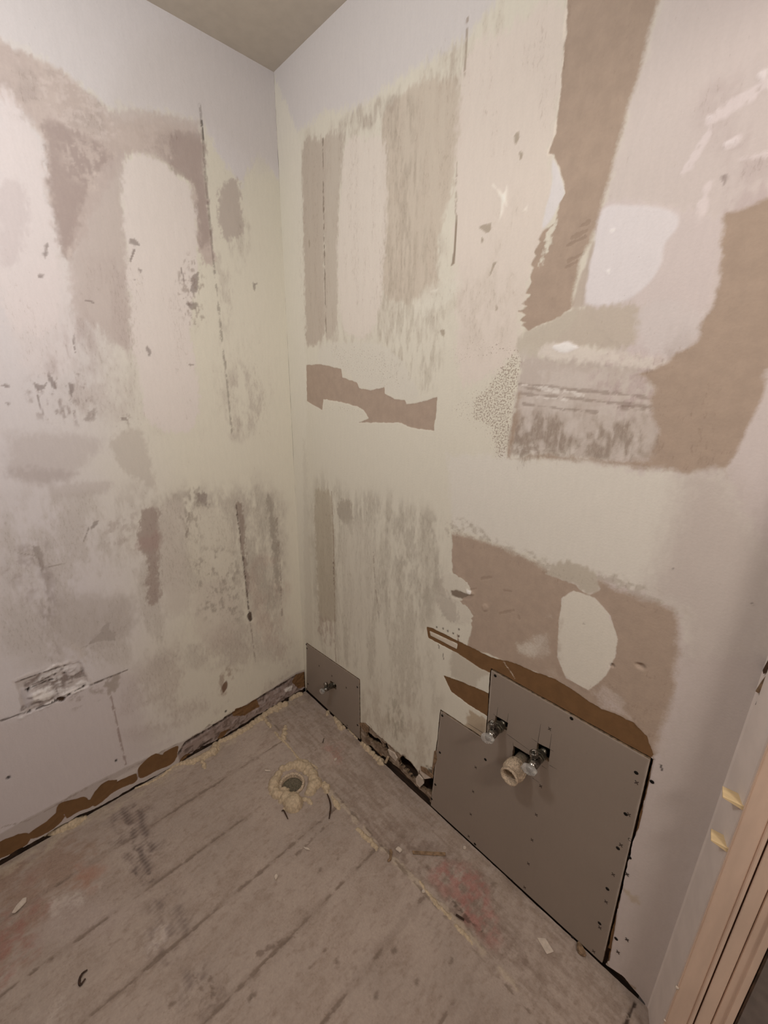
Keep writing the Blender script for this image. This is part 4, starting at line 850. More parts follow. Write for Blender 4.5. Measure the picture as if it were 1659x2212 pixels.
box('ceiling', (-.1, 1.62, -2.2, .12, H, H + .05), M_ceil, kind='structure')
box('wall_left.001', (-.0127, 0, -2.1, -1.32, 0, H), M_plainwall, kind='structure')
box('wall_back', (-.1, 1.62, -2.2, -2.1, 0, H), M_plainwall, kind='structure')
box('floor.001', (0, 1.56, -2.1, -1.30, -.03, -.001), M_hallfloor, kind='structure')
# closed stud bays behind the boards, seen only through gaps and holes
cav = bmesh.new()
boxm(cav, -.10, 1.60, .088, .10, -.05, H); boxm(cav, -.10, -.088, -1.4, .10, -.05, H)
boxm(cav, -.10, 1.60, -.03, .10, -.055, -.045); boxm(cav, -.10, .0, -1.4, .10, -.055, -.045)
from_bm('stud_bay', cav, M_cavity, WR)
box('sole_plate', (0.0, 1.53, .018, .088, -.04, .034), M_oldwood, WR)
box('sole_plate', (-.088, -.018, -1.35, .0, -.04, .012), M_oldwood, WL)
for x in (.03, .40, .86, 1.42):
    box('stud', (x - .019, x + .019, .016, .088, .034, H), M_oldwood, WR)

# ------------------------------------------------------------------ gypsum patch boards
def patch_board(name, poly, holes, label, y, screws, marks, lines, base=(140, 127, 117)):
    p = np.array(poly); a = p.min(0) - .012; b = p.max(0) + .012
    S = Surf(a[0], b[0], a[1], b[1], .0028)
    S.fill(base)
    S.col[:] = S.col * (.96 + .08 * fbm(S.U, S.V, .3, .3, 9))[..., None]
    S.keep_only(poly)
    for h in holes: S.remove(h, .0006, .01)
    # paper turned pale along the cut edges
    d = sdf_poly(S.U, S.V, poly)
    e = (1 - sst(d + .002 * (fbm(S.U, S.V, .02, .02, 4) - .5), .0, .004)) * .6 * (S.V > .06)
    S.col[:] = S.col * (1 - e[..., None]) + lin((186, 174, 164)) * e[..., None]
    root = S.build('board_face', lambda u, v, h: np.stack([u, y - h, v], -1), (M_panel, M_core), thick=.0127, kind=None, gain=(1.08, 1.12, 1.14))
    c = p.mean(0)
    e_ = empty(name, (float(c[0]), y, float(p[:, 1].min())), label, 'wall panel')
    def par(o):
        o.parent = e_; o.matrix_parent_inverse = Matrix.Translation(-Vector(e_.location))
    par(root)
    sm = None
    for q in screws:
        if sm is None:
            bm = bmesh.new(); n = 12
            r0 = [bm.verts.new((.0046 * math.cos(2 * math.pi * i / n), -.0004, .0046 * math.sin(2 * math.pi * i / n))) for i in range(n)]
            r1 = [bm.verts.new((.0040 * math.cos(2 * math.pi * i / n), -.0010, .0040 * math.sin(2 * math.pi * i / n))) for i in range(n)]
            r2 = [bm.verts.new((.0016 * math.cos(2 * math.pi * i / n), -.0005, .0016 * math.sin(2 * math.pi * i / n))) for i in range(n)]
            for i in range(n):
                j = (i + 1) % n
                bm.faces.new((r0[i], r0[j], r1[j], r1[i])); bm.faces.new((r1[i], r1[j], r2[j], r2[i]))
            bm.faces.new(r2)
            o = from_bm('screw', bm, M_black); sm = o.data
        else:
            o = bpy.data.objects.new('screw', sm); COL.objects.link(o)
        o.location = (q[0], y, q[1]); par(o)
    xm = None
    for q in marks:
        if xm is None:
            bm = bmesh.new()
            for s in (1, -1):
                for (dx, dz, l) in ((0, 0, .0046),):
                    vs = []
                    for (t, w) in ((-l, -.0008), (l, -.0008), (l, .0008), (-l, .0008)):
                        vs.append((t * .75 - s * w, s * t * .9 + w))
                    f = [bm.verts.new((v[0], -.0003, v[1])) for v in vs]; g = [bm.verts.new((v[0], 0, v[1])) for v in vs]
                    bm.faces.new(f)
                    for i in range(4): bm.faces.new((f[i], f[(i + 1) % 4], g[(i + 1) % 4], g[i]))
            o = from_bm('fastener_mark', bm, M_ink); xm = o.data
        else:
            o = bpy.data.objects.new('fastener_mark', xm); COL.objects.link(o)
        o.location = (q[0], y, q[1]); par(o)
    for l in lines:
        (ax, az), (bx, bz) = l
        L = math.hypot(bx - ax, bz - az); w = .0006
        nx, nz = -(bz - az) / L * w, (bx - ax) / L * w
        bm = bmesh.new()
        f = [bm.verts.new((x, y - .0003, z)) for x, z in ((ax + nx, az + nz), (bx + nx * .3, bz + nz * .3), (bx - nx * .3, bz - nz * .3), (ax - nx, az - nz))]
        g = [bm.verts.new((v.co.x, y, v.co.z)) for v in f]
        bm.faces.new(f)
        for i in range(4): bm.faces.new((f[i], f[(i + 1) % 4], g[(i + 1) % 4], g[i]))
        par(from_bm('cut_line', bm, M_pencil))
    return e_

VALVES = {}
patch_board('drywall_panel', PANEL_LEFT, [[(0.216,0.194),(0.26,0.198),(0.259,0.17),(0.211,0.163)]],
            'small upright grey drywall panel in the room corner with one chrome valve', -.0012,
            [(0.032,0.289),(0.035,0.269),(0.03,0.062),(0.405,0.276),(0.405,0.079)], [(0.132,0.225),(0.229,0.227),(0.331,0.227),(0.332,0.024)], [])
patch_board('drywall_panel', PANEL_BIG,
            [[(1.027,0.563),(1.067,0.565),(1.067,0.537),(1.027,0.533)], [(1.155,0.562),(1.191,0.567),(1.193,0.525),(1.157,0.52)], [(1.092,0.502),(1.148,0.507),(1.15,0.458),(1.092,0.456)]],
            'big notched grey drywall panel with two valves and a white drain stub', -.0016,
            [(1.012,0.693),(0.84,0.433),(0.841,0.277),(0.831,0.123),(0.819,0.044),(1.011,0.385),(1.152,0.447),(1.228,0.694),(1.381,0.649),(1.381,0.522),(1.383,0.411),(1.008,0.019),(1.383,0.266),(1.385,0.136),(1.146,0.008),(1.333,0.006)],
            [(1.181,0.627),(0.981,0.328),(0.981,0.227),(0.981,0.127),(0.982,0.027),(1.183,0.431),(1.184,0.325),(1.184,0.226),(1.185,0.129),(1.386,0.624),(1.387,0.526),(1.387,0.426),(1.387,0.323),(1.186,0.027),(1.387,0.222),(1.388,0.122),(1.388,0.024)],
            [[(1.031,0.566),(1.031,0.596)], [(1.064,0.565),(1.065,0.598)], [(1.028,0.562),(1.019,0.564)], [(1.157,0.562),(1.157,0.626)], [(1.189,0.567),(1.188,0.615)], [(1.154,0.563),(1.139,0.564)],
             [(1.069,0.526),(1.146,0.521)], [(1.005,0.475),(0.938,0.471)], [(1.092,0.499),(1.089,0.512)], [(1.177,0.499),(1.191,0.499)], [(1.19,0.566),(1.2,0.567)], [(1.196,0.517),(1.215,0.519)], [(1.157,0.439),(1.178,0.439)]])
# wall screws just right of the big board
sm = bpy.data.meshes['screw']
for q in [(1.412,0.649),(1.409,0.408),(1.426,0.131),(1.401,0.459)]:
    o = bpy.data.objects.new('screw', sm); COL.objects.link(o); o.parent = WR; o.location = (q[0], -.0008, q[1])
xm = bpy.data.meshes['fastener_mark']
for q in [(1.437,0.093),(1.447,0.157),(1.413,0.354)]:
    o = bpy.data.objects.new('fastener_mark', xm); COL.objects.link(o); o.parent = WR; o.location = (q[0], -.0008, q[1])

# ------------------------------------------------------------------ lathe and tube helpers
def lathe(bm, prof, mtx, n=28, cap0=True, cap1=True, wob=None):
    """profile [(radius, t)] around local z, then moved by mtx"""
    rings = []
    for r, t in prof:
        rings.append([bm.verts.new(mtx @ Vector((r * math.cos(2 * math.pi * i / n), r * math.sin(2 * math.pi * i / n), t))) for i in range(n)])
    for a, b in zip(rings, rings[1:]):
        for i in range(n): bm.faces.new((a[i], a[(i + 1) % n], b[(i + 1) % n], b[i]))
    if cap0: bm.faces.new(rings[0][::-1])
    if cap1: bm.faces.new(rings[-1])
OUT = Matrix(((1, 0, 0, 0), (0, 0, -1, 0), (0, 1, 0, 0), (0, 0, 0, 1)))     # local z -> world -y, local y -> world z
def at(x, y, z): return Matrix.Translation((x, y, z))

def make_valve(x, z, label, roll=0., k=1., clear=True):
    e = empty('shutoff_valve', (x, 0, z), label, 'valve', 'shut-off valves on the wall boards')
    R_ = Matrix.Rotation(roll, 4, 'Y')
    def add(name, bm, mat, smooth=True, lab=None):
        for v in bm.verts: v.co = R_ @ (v.co * k)
        o = from_bm(name, bm, mat, e, smooth)
        if lab: o['label'] = lab
        return o
    bm = bmesh.new(); lathe(bm, [(.0085, -.06), (.0085, .012)], OUT, 18); add('supply_pipe', bm, M_brass)
    bm = bmesh.new(); lathe(bm, [(.0135, .004), (.0145, .005), (.0145, .017), (.0135, .018)], OUT, 6); 
    lathe(bm, [(.0115, .018), (.0125, .020), (.0125, .024), (.0105, .026)], OUT, 24); add('compression_nut', bm, M_brass, False)
    bm = bmesh.new()
    lathe(bm, [(.010, .024), (.0118, .027), (.0122, .034), (.0125, .046), (.0105, .050), (.0095, .052), (.0095, .056), (.0065, .057), (.0065, .062)], OUT, 24)
    add('valve_body', bm, M_chrome)
    up = Matrix.Translation((0, -.037, .006))
    bm = bmesh.new()
    lathe(bm, [(.0078, 0), (.0078, .008), (.0098, .0085), (.0102, .010), (.0102, .019), (.0095, .0205), (.0070, .0205), (.0060, .019), (.0060, .006)], up, 24, cap0=False)
    o = add('outlet', bm, M_chrome)
    # oval ribbed handle
    bm = bmesh.new()
    n = 32; rings = []
    for r, t in ((.30, 0.), (.92, .0005), (1.0, .003), (1.0, .009), (.90, .0115), (.55, .0125)):
        ring = []
        for i in range(n):
            a = 2 * math.pi * i / n
            rr = r * (1 + .05 * math.cos(8 * a))
            ring.append(bm.verts.new((.0185 * rr * math.cos(a), -.060 - t, .0120 * rr * math.sin(a))))
        rings.append(ring)
    for a, b in zip(rings, rings[1:]):
        for i in range(n): bm.faces.new((a[i], a[(i + 1) % n], b[(i + 1) % n], b[i]))
    bm.faces.new(rings[0]); bm.faces.new(rings[-1])
    add('handle', bm, M_clear if clear else M_chrome, True, 'clear oval ribbed handle' if clear else None)
    return e
make_valve(.2355, .183, 'lone chrome shut-off valve on the small panel in the room corner', -.5, .92)
make_valve(1.0475, .545, 'left chrome shut-off valve on the big panel, at its left edge', -.35, 1.1)
make_valve(1.172, .538, 'right chrome shut-off valve on the big panel, touching the white drain stub', -.25, 1.1)

# drain stub: pipe, bulging slip nut, open lip
e = empty('drain_stub', (1.119, 0, .462), 'dusty white plastic drain stub sticking out of the big panel', 'pipe')
bm = bmesh.new(); lathe(bm, [(.0215, -.05), (.0215, .012), (.0235, .013), (.0265, .016), (.0285, .021), (.0285, .024)], OUT, 40, cap1=False); from_bm('pipe', bm, M_pvc, e, True)
bm = bmesh.new(); lathe(bm, [(.0285, .024), (.0305, .026), (.0305, .044), (.0295, .047), (.0262, .052)], OUT, 40, cap0=False, cap1=False)
for i in range(16):
    a = 2 * math.pi * i / 16
    m_ = OUT @ Matrix.Rotation(a, 4, 'Z') @ Matrix.Translation((.0303, 0, .035))
    r = bmesh.ops.create_cube(bm, size=1, matrix=m_ @ Matrix.Diagonal((.0014, .003, .018, 1)))
from_bm('slip_nut', bm, M_pvc, e, True)
bm = bmesh.new(); lathe(bm, [(.0262, .052), (.0245, .055), (.0245, .059), (.0258, .060), (.0262, .066), (.0250, .0675), (.0212, .0675), (.0200, .066), (.0195, .030), (.019, .0)], OUT, 40, cap0=False, cap1=False)
o = from_bm('lip', bm, M_pvc, e, True)
bm = bmesh.new(); lathe(bm, [(.0193, .012), (.0193, .014)], OUT, 30); from_bm('dark_bore', bm, M_plug, e)

# ------------------------------------------------------------------ floor drain with foam collar
rnd = random.Random(5)
e = empty('floor_drain', (DRAIN[0], DRAIN[1], 0), 'open drain pipe in the floor ringed by lumpy cream foam', 'drain')
bm = bmesh.new(); lathe(bm, [(.049, -.08), (.0488, .004), (.047, .0065), (.040, .0065), (.0385, .003), (.0375, -.08)], Matrix(), 48, False, False); o = from_bm('pipe', bm, M_pvc, e, True)
bm = bmesh.new(); lathe(bm, [(.001, -.0125), (.034, -.013), (.0385, -.011), (.0385, -.03)], Matrix(), 40, True, True); from_bm('plug', bm, M_plug, e, True)

def blob_tube(pts, radii, seg=14, amp=.22, fr=90, flat=.8, seed=1, sub=5):
    """one lumpy foam bead following a floor path"""
    P3 = [Vector(p) for p in pts]
    path, rad = [], []
    n = len(P3)
    for i in range(n - 1):
        for s in range(sub):
            t = s / sub
            p0, p1, p2, p3 = P3[max(i - 1, 0)], P3[i], P3[i + 1], P3[min(i + 2, n - 1)]
            path.append(.5 * (2 * p1 + (p2 - p0) * t + (2 * p0 - 5 * p1 + 4 * p2 - p3) * t * t + (3 * p1 - p0 - 3 * p2 + p3) * t ** 3))
            rad.append(radii[i] * (1 - t) + radii[i + 1] * t)
    path.append(P3[-1]); rad.append(radii[-1])
    from mathutils import noise as mn
    # rounded ends
    d0 = (path[0] - path[1]).normalized(); d1 = (path[-1] - path[-2]).normalized()
    path = [path[0] + d0 * rad[0] * .8] + path + [path[-1] + d1 * rad[-1] * .8]
    rad = [rad[0] * .25] + rad + [rad[-1] * .25]
    bm = bmesh.new(); rings = []
    m = len(path)
    for i in range(m):
        t = (path[min(i + 1, m - 1)] - path[max(i - 1, 0)]); t.z = 0
        t = t.normalized() if t.length > 1e-6 else Vector((1, 0, 0))
        nrm = Vector((-t.y, t.x, 0))
        ring = []
        for k in range(seg):
            a = 2 * math.pi * k / seg
            q = nrm * math.cos(a) + Vector((0, 0, 1)) * math.sin(a) * flat
            c = path[i] + q * rad[i]
            f = 1 + amp * (mn.noise(c * fr + Vector((seed, 0, 0))) + .6 * mn.noise(c * fr * 2.7)) + .35 * amp * math.sin(i * 1.9 + seed)
            ring.append(bm.verts.new(path[i] + q * rad[i] * f))
        rings.append(ring)
    for a, b in zip(rings, rings[1:]):
        for k in range(seg): bm.faces.new((a[k], a[(k + 1) % seg], b[(k + 1) % seg], b[k]))
    bm.faces.new(rings[0][::-1]); bm.faces.new(rings[-1])
    return bm
def foam(name, pts, radii, parent=None, z=0.0, seed=1, flat=1.0, amp=.3, fr=0, sub=0, lump=1.0):
    """expanded foam: many overlapping domes along a floor path, united as one lumpy height field"""
    r_ = random.Random(seed * 13 + 5)
    blobs = []
    n = len(pts)
    for i in range(max(n - 1, 1)):
        (ax, ay), (bx, by) = pts[i], pts[min(i + 1, n - 1)]
        ra, rb = radii[i], radii[min(i + 1, n - 1)]
        L = math.hypot(bx - ax, by - ay)
        k = max(2, int(L / (.55 * (ra + rb) / 2)) + 1)
        for j in range(k):
            t = (j + r_.uniform(-.25, .25)) / k
            r = (ra * (1 - t) + rb * t) * r_.uniform(.72, 1.18)
            o = (ra + rb) * .5 * lump
            blobs.append((ax + (bx - ax) * t + r_.uniform(-.35, .35) * o, ay + (by - ay) * t + r_.uniform(-.35, .35) * o, r))
            if r > .009 and r_.random() < .7:
                q = r_.uniform(0, 6.28)
                blobs.append((blobs[-1][0] + math.cos(q) * r * .9, blobs[-1][1] + math.sin(q) * r * .9, r * r_.uniform(.3, .5)))
    B = np.array(blobs); R = B[:, 2].max() * 1.4
    st = .0015 if R < .02 else .0019
    x = np.arange(B[:, 0].min() - R, B[:, 0].max() + R, st); y = np.arange(B[:, 1].min() - R, B[:, 1].max() + R, st)
    X, Y = np.meshgrid(x, y, indexing='ij')
    wx = X + .0035 * (fbm(X, Y, .010, .010, seed + 40) - .5); wy = Y + .0035 * (fbm(X, Y, .010, .010, seed + 41) - .5)
    Hh = np.full(X.shape, -1.0)
    for (bx, by, r) in blobs:
        d2 = (wx - bx) ** 2 + (wy - by) ** 2
        Hh = np.maximum(Hh, np.where(d2 < r * r, np.sqrt(np.maximum(r * r - d2, 0)) * flat, -1))
    K = Hh > 0
    Hh = np.where(K, Hh + .0014 * (fbm(X, Y, .005, .005, seed + 42) - .5), 0) + z
    if parent is not None: X = X - parent.location.x; Y = Y - parent.location.y
    keep = K[:-1, :-1] | K[1:, :-1] | K[1:, 1:] | K[:-1, 1:]
    idx = np.arange(X.size).reshape(X.shape)
    q = np.stack([idx[:-1, :-1], idx[1:, :-1], idx[1:, 1:], idx[:-1, 1:]], -1)[keep]
    vs, inv = np.unique(q, return_inverse=True); inv = inv.reshape(-1, 4)
    P = np.stack([X.ravel(), Y.ravel(), Hh.ravel()], -1)[vs]
    me = bpy.data.meshes.new(name)
    me.from_pydata(P.tolist(), [], inv.tolist()); me.update()
    me.polygons.foreach_set('use_smooth', np.ones(len(inv), bool))
    return link_mesh(name, me, parent, (M_foam,))
foam('foam_lump', [(0.311,-0.32),(0.314,-0.292),(0.329,-0.263),(0.366,-0.243),(0.41,-0.238),(0.452,-0.251),(0.469,-0.283),(0.462,-0.307)], [.012, .013, .017, .019, .019, .020, .018, .010], e, seed=2)
foam('foam_lump', [(0.32,-0.333),(0.335,-0.358),(0.355,-0.382),(0.391,-0.387),(0.414,-0.373)], [.012, .017, .017, .015, .012], e, seed=7)
foam('foam_lump', [(0.414,-0.373),(0.442,-0.367),(0.459,-0.357),(0.461,-0.339)], [.018, .026, .028, .016], e, seed=4)
foam('foam_lump', [(0.395,-0.361),(0.408,-0.353)], [.013, .011], e, seed=9)
foam('foam_lump', [(0.325,-0.255),(0.339,-0.234),(0.375,-0.227)], [.009, .012, .010], e, seed=14)
foam('foam_lump', [(0.468,-0.327),(0.485,-0.314),(0.506,-0.312)], [.006, .008, .006], e, seed=13)
foam('foam_lump', [(0.456,-0.39),(0.477,-0.376)], [.007, .007], e, seed=15)

def bead(path, radii, label, **kw):
    o = foam('foam_bead', path, radii, **kw)
    return tag(o, label, 'foam', 'dried foam beads on the floor')
bead([(-0.024,-1.027),(-0.008,-0.998),(-0.002,-0.973),(0.001,-0.947),(0.007,-0.923)], [.006, .012, .016, .016, .010], 'short fat cream foam bead at the left wall foot, nearest the camera', seed=3, fr=50)
bead([(-0.001,-0.761),(0.011,-0.721),(0.014,-0.672),(0.001,-0.625),(0.001,-0.595)], [.003, .004, .005, .006, .007], 'thin ragged cream foam bead along the dark wall gap', seed=8, fr=80)
bead([(0.007,-0.597),(0.03,-0.564),(0.04,-0.521),(0.038,-0.478),(0.015,-0.461)], [.010, .010, .013, .017, .012], 'plump cream foam bead mid-way along the left wall', seed=5, fr=45)
bead([(0.059,-0.532),(0.095,-0.537)], [.007, .006], 'little foam nub below the plump bead', seed=6, fr=80, sub=6)
bead([(0.008,-0.441),(0.019,-0.393),(0.018,-0.328),(0.01,-0.266),(0.002,-0.218),(0.003,-0.158),(0.009,-0.116)], [.008, .011, .012, .013, .013, .016, .013], 'long cream foam bead near the room corner by the left wall', seed=11, fr=50)
bead([(-0.002,-0.083),(-0.005,-0.05),(0.003,-0.023)], [.010, .012, .010], 'cream foam bead closest to the room corner', seed=12, fr=60)
bead([(0.023,-0.236),(0.064,-0.24),(0.092,-0.241)], [.006, .007, .006], 'foam nub branching off the long bead', seed=16, fr=70)
bead([(0.129,-0.193),(0.157,-0.217),(0.186,-0.237)], [.007, .010, .007], 'foam blob on the floor crack above the drain', seed=17, fr=60)
bead([(0.126,-0.242),(0.166,-0.243),(0.204,-0.238),(0.262,-0.238),(0.309,-0.241)], [.004, .004, .004, .003, .004], 'thin pale foam string leading to the drain', seed=18, fr=70, amp=.15, lump=.4)
bead([(0.32,-0.235),(0.35,-0.228),(0.375,-0.214),(0.402,-0.21)], [.003, .003, .003, .003], 'thin foam string past the drain collar', seed=19, fr=70)
bead([(0.476,-0.231),(0.495,-0.233),(0.508,-0.246)], [.010, .013, .007], 'round foam blob right of the drain collar', seed=20, fr=55)
bead([(0.54,-0.24),(0.574,-0.245),(0.597,-0.25)], [.006, .008, .010], 'foam smear below right of the drain', seed=21, fr=60, flat=.7)
bead([(0.689,-0.248),(0.72,-0.244),(0.756,-0.24),(0.79,-0.241)], [.005, .007, .008, .006], 'flat foam smear in the cross seam mid floor', seed=22, fr=60, flat=.7)
bead([(0.187,0.005),(0.205,-0.016)], [.006, .006], 'foam nub at the foot of the small panel', seed=23, fr=70, sub=6)
bead([(0.239,0.003),(0.277,-0.004),(0.31,-0.015),(0.312,0.002)], [.007, .010, .013, .009], 'curled foam blob under the small panel', seed=24, fr=50)
bead([(0.33,0.006),(0.371,0.005),(0.401,0.001)], [.003, .004, .004], 'foam sliver along the small panel bottom edge', seed=25, fr=80)
bead([(0.433,-0.001),(0.47,-0.002),(0.504,-0.006)], [.009, .012, .010], 'foam blob beside the broken wall base', seed=26, fr=55)
bead([(0.521,-0.001),(0.553,-0.005),(0.568,-0.008)], [.009, .012, .009], 'second foam blob beside the broken wall base', seed=27, fr=55)
bead([(0.945,-0.211),(0.985,-0.214),(1.023,-0.216),(1.051,-0.214),(1.072,-0.212)], [.004, .004, .006, .005, .004], 'narrow dusty foam bead in the right floor seam', seed=28, fr=70, flat=.75)
bead([(1.09,-0.215),(1.122,-0.214),(1.146,-0.215)], [.004, .005, .004], 'narrow foam bead at the near end of the floor seam', seed=29, fr=70, flat=.75)

# ------------------------------------------------------------------ broken gypsum bits in the wall base
def shard(name, pts, y, th, mat, parent=None):
    """small torn plate standing in the wall plane"""
    bm = bmesh.new()
    f = [bm.verts.new((x, y, z)) for x, z in pts]; g = [bm.verts.new((x, y + th, z)) for x, z in pts]
    bm.faces.new(f); bm.faces.new(g[::-1])
    for i in range(len(f)): bm.faces.new((f[i], g[i], g[(i + 1) % len(f)], f[(i + 1) % len(f)]))
    bmesh.ops.bevel(bm, geom=[e for e in bm.edges], offset=min(.0006, th * .2), segments=1, affect='EDGES')
    return from_bm(name, bm, mat, parent)
shard('gypsum_shard', [(0.741,0.075),(0.753,0.103),(0.774,0.099),(0.779,0.081),(0.763,0.049),(0.746,0.052)], -.004, .006, M_chip, WR)
shard('gypsum_shard', [(0.762,0.153),(0.787,0.164),(0.822,0.159),(0.819,0.143),(0.767,0.133)], -.005, .002, M_splinter, WR)
shard('gypsum_shard', [(0.758,0.145),(0.767,0.133),(0.811,0.136),(0.782,0.106),(0.759,0.117)], -.003, .004, M_chip, WR)
shard('wood_piece', [(0.662,0.049),(0.707,0.045),(0.734,0.06),(0.721,0.035),(0.688,0.029)], .004, .008, M_splinter, WR)
shard('wood_piece', [(0.468,0.042),(0.519,0.057),(0.558,0.049),(0.548,0.016),(0.503,0.019)], .006, .008, M_splinter, WR)
shard('gypsum_shard', [(0.414,0.096),(0.447,0.122),(0.476,0.118),(0.473,0.09),(0.45,0.078)], -.003, .004, M_splinter, WR)
shard('gypsum_shard', [(0.589,0.092),(0.625,0.102),(0.641,0.087),(0.636,0.069),(0.6,0.073)], -.002, .006, M_chip, WR)
shard('wood_piece', [(0.59,0.06),(0.601,0.064),(0.586,0.018),(0.575,0.014)], -.006, .005, M_foam, WR)
shard('torn_paper_edge', [(0.817,0.264),(0.825,0.274),(0.831,0.238),(0.82,0.187),(0.815,0.139),(0.814,0.192)], -.003, .002, M_splinter, WR)

# ------------------------------------------------------------------ debris on the floor
def stick(name, pts, r, mat, label, cat, z=.004, flat=.6, seg=8):
    bm = blob_tube([(x, y, z) for x, y in pts], [r * .7] + [r] * (len(pts) - 2) + [r * .7], seg=seg, amp=.12, fr=200, flat=flat, sub=4)
    return tag(from_bm(name, bm, mat, None, True), label, cat)
def flake(name, pts, h, mat, label, cat, z=.001):
    bm = bmesh.new()
    f = [bm.verts.new((x, y, z + h)) for x, y in pts]; g = [bm.verts.new((x, y, z)) for x, y in pts]
    bm.faces.new(f); bm.faces.new(g[::-1])
    for i in range(len(f)): bm.faces.new((f[i], g[i], g[(i + 1) % len(f)], f[(i + 1) % len(f)]))
    bmesh.ops.recalc_face_normals(bm, faces=bm.faces)
    bmesh.ops.bevel(bm, geom=[e for e in bm.edges], offset=h * .25, segments=2, affect='EDGES')
    return tag(from_bm(name, bm, mat), label, cat)
stick('nail', [(0.519,-0.248),(0.544,-0.256),(0.568,-0.269),(0.598,-0.298)], .0028, M_rust, 'long bent dark nail lying right of the drain', 'nail')
stick('nail', [(0.46,-0.406),(0.463,-0.4),(0.499,-0.405)], .0025, M_rust, 'short hooked dark nail lying just in front of the drain', 'nail')
stick('wood_curl', [(0.483,-0.997),(0.483,-1.007),(0.491,-1.014),(0.505,-1.015),(0.5,-1.004)], .0030, M_rust, 'curled brown wood shaving on the floor at lower left', 'debris')
stick('wood_curl', [(0.302,-0.105),(0.318,-0.124)], .0018, M_rust, 'tiny dark splinter on the floor near the small panel', 'debris')
flake('plaster_chip', [(0.189,-1.129),(0.175,-1.118),(0.165,-1.102),(0.169,-1.094),(0.183,-1.096),(0.191,-1.111),(0.195,-1.123)], .004, M_chip, 'pale oval plaster chip on the floor at far left', 'debris')
flake('plaster_chip', [(0.626,-0.532),(0.624,-0.523),(0.634,-0.522),(0.639,-0.533)], .006, M_chip, 'small white crumb on the mid floor plank', 'debris')
flake('plaster_chip', [(0.614,-0.417),(0.628,-0.407),(0.638,-0.406),(0.627,-0.416)], .004, M_chip, 'white sliver chip on the floor in front of the drain', 'debris')
flake('plaster_chip', [(0.83,-0.199),(0.83,-0.186),(0.849,-0.183),(0.848,-0.196)], .005, M_chip, 'white crumb beside the bent strip in the seam', 'debris')
flake('plaster_chip', [(0.968,-0.225),(0.97,-0.216),(0.979,-0.22),(0.974,-0.229)], .006, M_chip, 'white crumb above the narrow seam bead', 'debris')
flake('plaster_chip', [(0.979,-0.028),(0.986,-0.021),(0.992,-0.029),(0.985,-0.035)], .006, M_chip, 'white crumb near the foot of the big panel', 'debris')
flake('plaster_chip', [(0.265,-0.368),(0.282,-0.353),(0.288,-0.356),(0.272,-0.37)], .004, M_chip, 'thin white sliver left of the drain collar', 'debris')
flake('plaster_chip', [(0.414,-0.135),(0.418,-0.124),(0.427,-0.133),(0.422,-0.142)], .004, M_chip, 'tiny white crumb behind the drain', 'debris')
flake('metal_clip', [(0.818,-0.215),(0.819,-0.208),(0.83,-0.212),(0.844,-0.233),(0.841,-0.244),(0.835,-0.242),(0.836,-0.233)], .005, M_splinter, 'small bent grey strip standing in the cross seam', 'debris')
flake('tape_scrap', [(1.265,-0.073),(1.282,-0.057),(1.311,-0.068),(1.3,-0.087)], .0012, M_chip, 'small pale tape scrap on the floor by the big panel', 'debris')
flake('wood_block', [(1.347,-0.006),(1.35,0.003),(1.369,-0.006),(1.377,-0.016),(1.368,-0.024),(1.355,-0.023)], .010, M_splinter, 'small wedge chip against the big panel foot', 'debris')
flake('splinter', [(1.075,-0.194),(1.099,-0.186),(1.101,-0.191),(1.077,-0.199)], .003, M_rust, 'dark splinter in the right floor seam', 'debris')
flake('splinter', [(0.87,-0.161),(0.95,-0.084),(0.957,-0.093),(0.88,-0.167)], .0012, M_splinter, 'flat wooden lath mark near the cross seam', 'debris')

# ------------------------------------------------------------------ door side: return strip, jamb profile, shims, broken edge
JX, JY = 1.549, -.080
def prism(name, outline, z0, z1, mat, parent=None, kind=None, nz=1):
    bm = bmesh.new()
    a = [bm.verts.new((x, y, z0)) for x, y in outline]; b = [bm.verts.new((x, y, z1)) for x, y in outline]
    bm.faces.new(a[::-1]); bm.faces.new(b)
    for i in range(len(a)): bm.faces.new((a[i], a[(i + 1) % len(a)], b[(i + 1) % len(b)], b[i]))
    return tag(from_bm(name, bm, mat, parent), kind=kind)
prism('wall_right.001', [(1.520, 0.0), (1.5235, -.004), (JX, JY + .004), (JX + .02, JY + .004), (1.60, .10), (1.524, .10)], 0, H, M_return, kind='structure')
root = bpy.data.objects.new('door_1', None); COL.objects.link(root); root['kind'] = 'structure'; root.location = (JX, JY, 0)
def jpart(name, outl, mat=None, z0=0, z1=2.05):
    o = prism(name, [(x - JX, y - JY) for x, y in outl], z0, z1, mat or M_jamb, root)
    return o
jy = JY
jpart('jamb_board', [(1.5515, jy + .012), (1.5515, jy - .001), (1.5530, jy - .002), (1.5535, jy), (1.582, jy), (1.584, jy + .0035), (1.5865, jy), (1.5905, jy), (1.5915, jy + .004), (1.5915, jy + .03), (1.5515, jy + .03)])
jpart('jamb_strip', [(1.5935, jy + .03), (1.5935, jy + .002), (1.5945, jy), (1.612, jy), (1.6135, jy + .003), (1.6135, jy + .03)])
jpart('door_stop', [(1.6150, jy + .03), (1.6150, jy + .006), (1.6165, jy + .0045), (1.6290, jy + .0045), (1.6300, jy - .001), (1.6385, jy - .001), (1.6400, jy + .002), (1.6400, jy + .03)])
jpart('stud_edge', [(1.6400, jy + .05), (1.6420, jy + .004), (1.6460, jy + .008), (1.6460, jy + .05)], M_oldwood)
jpart('stud_edge', [(1.548, jy + .010), (1.552, jy + .010), (1.552, jy + .05), (1.548, jy + .05)], M_oldwood)
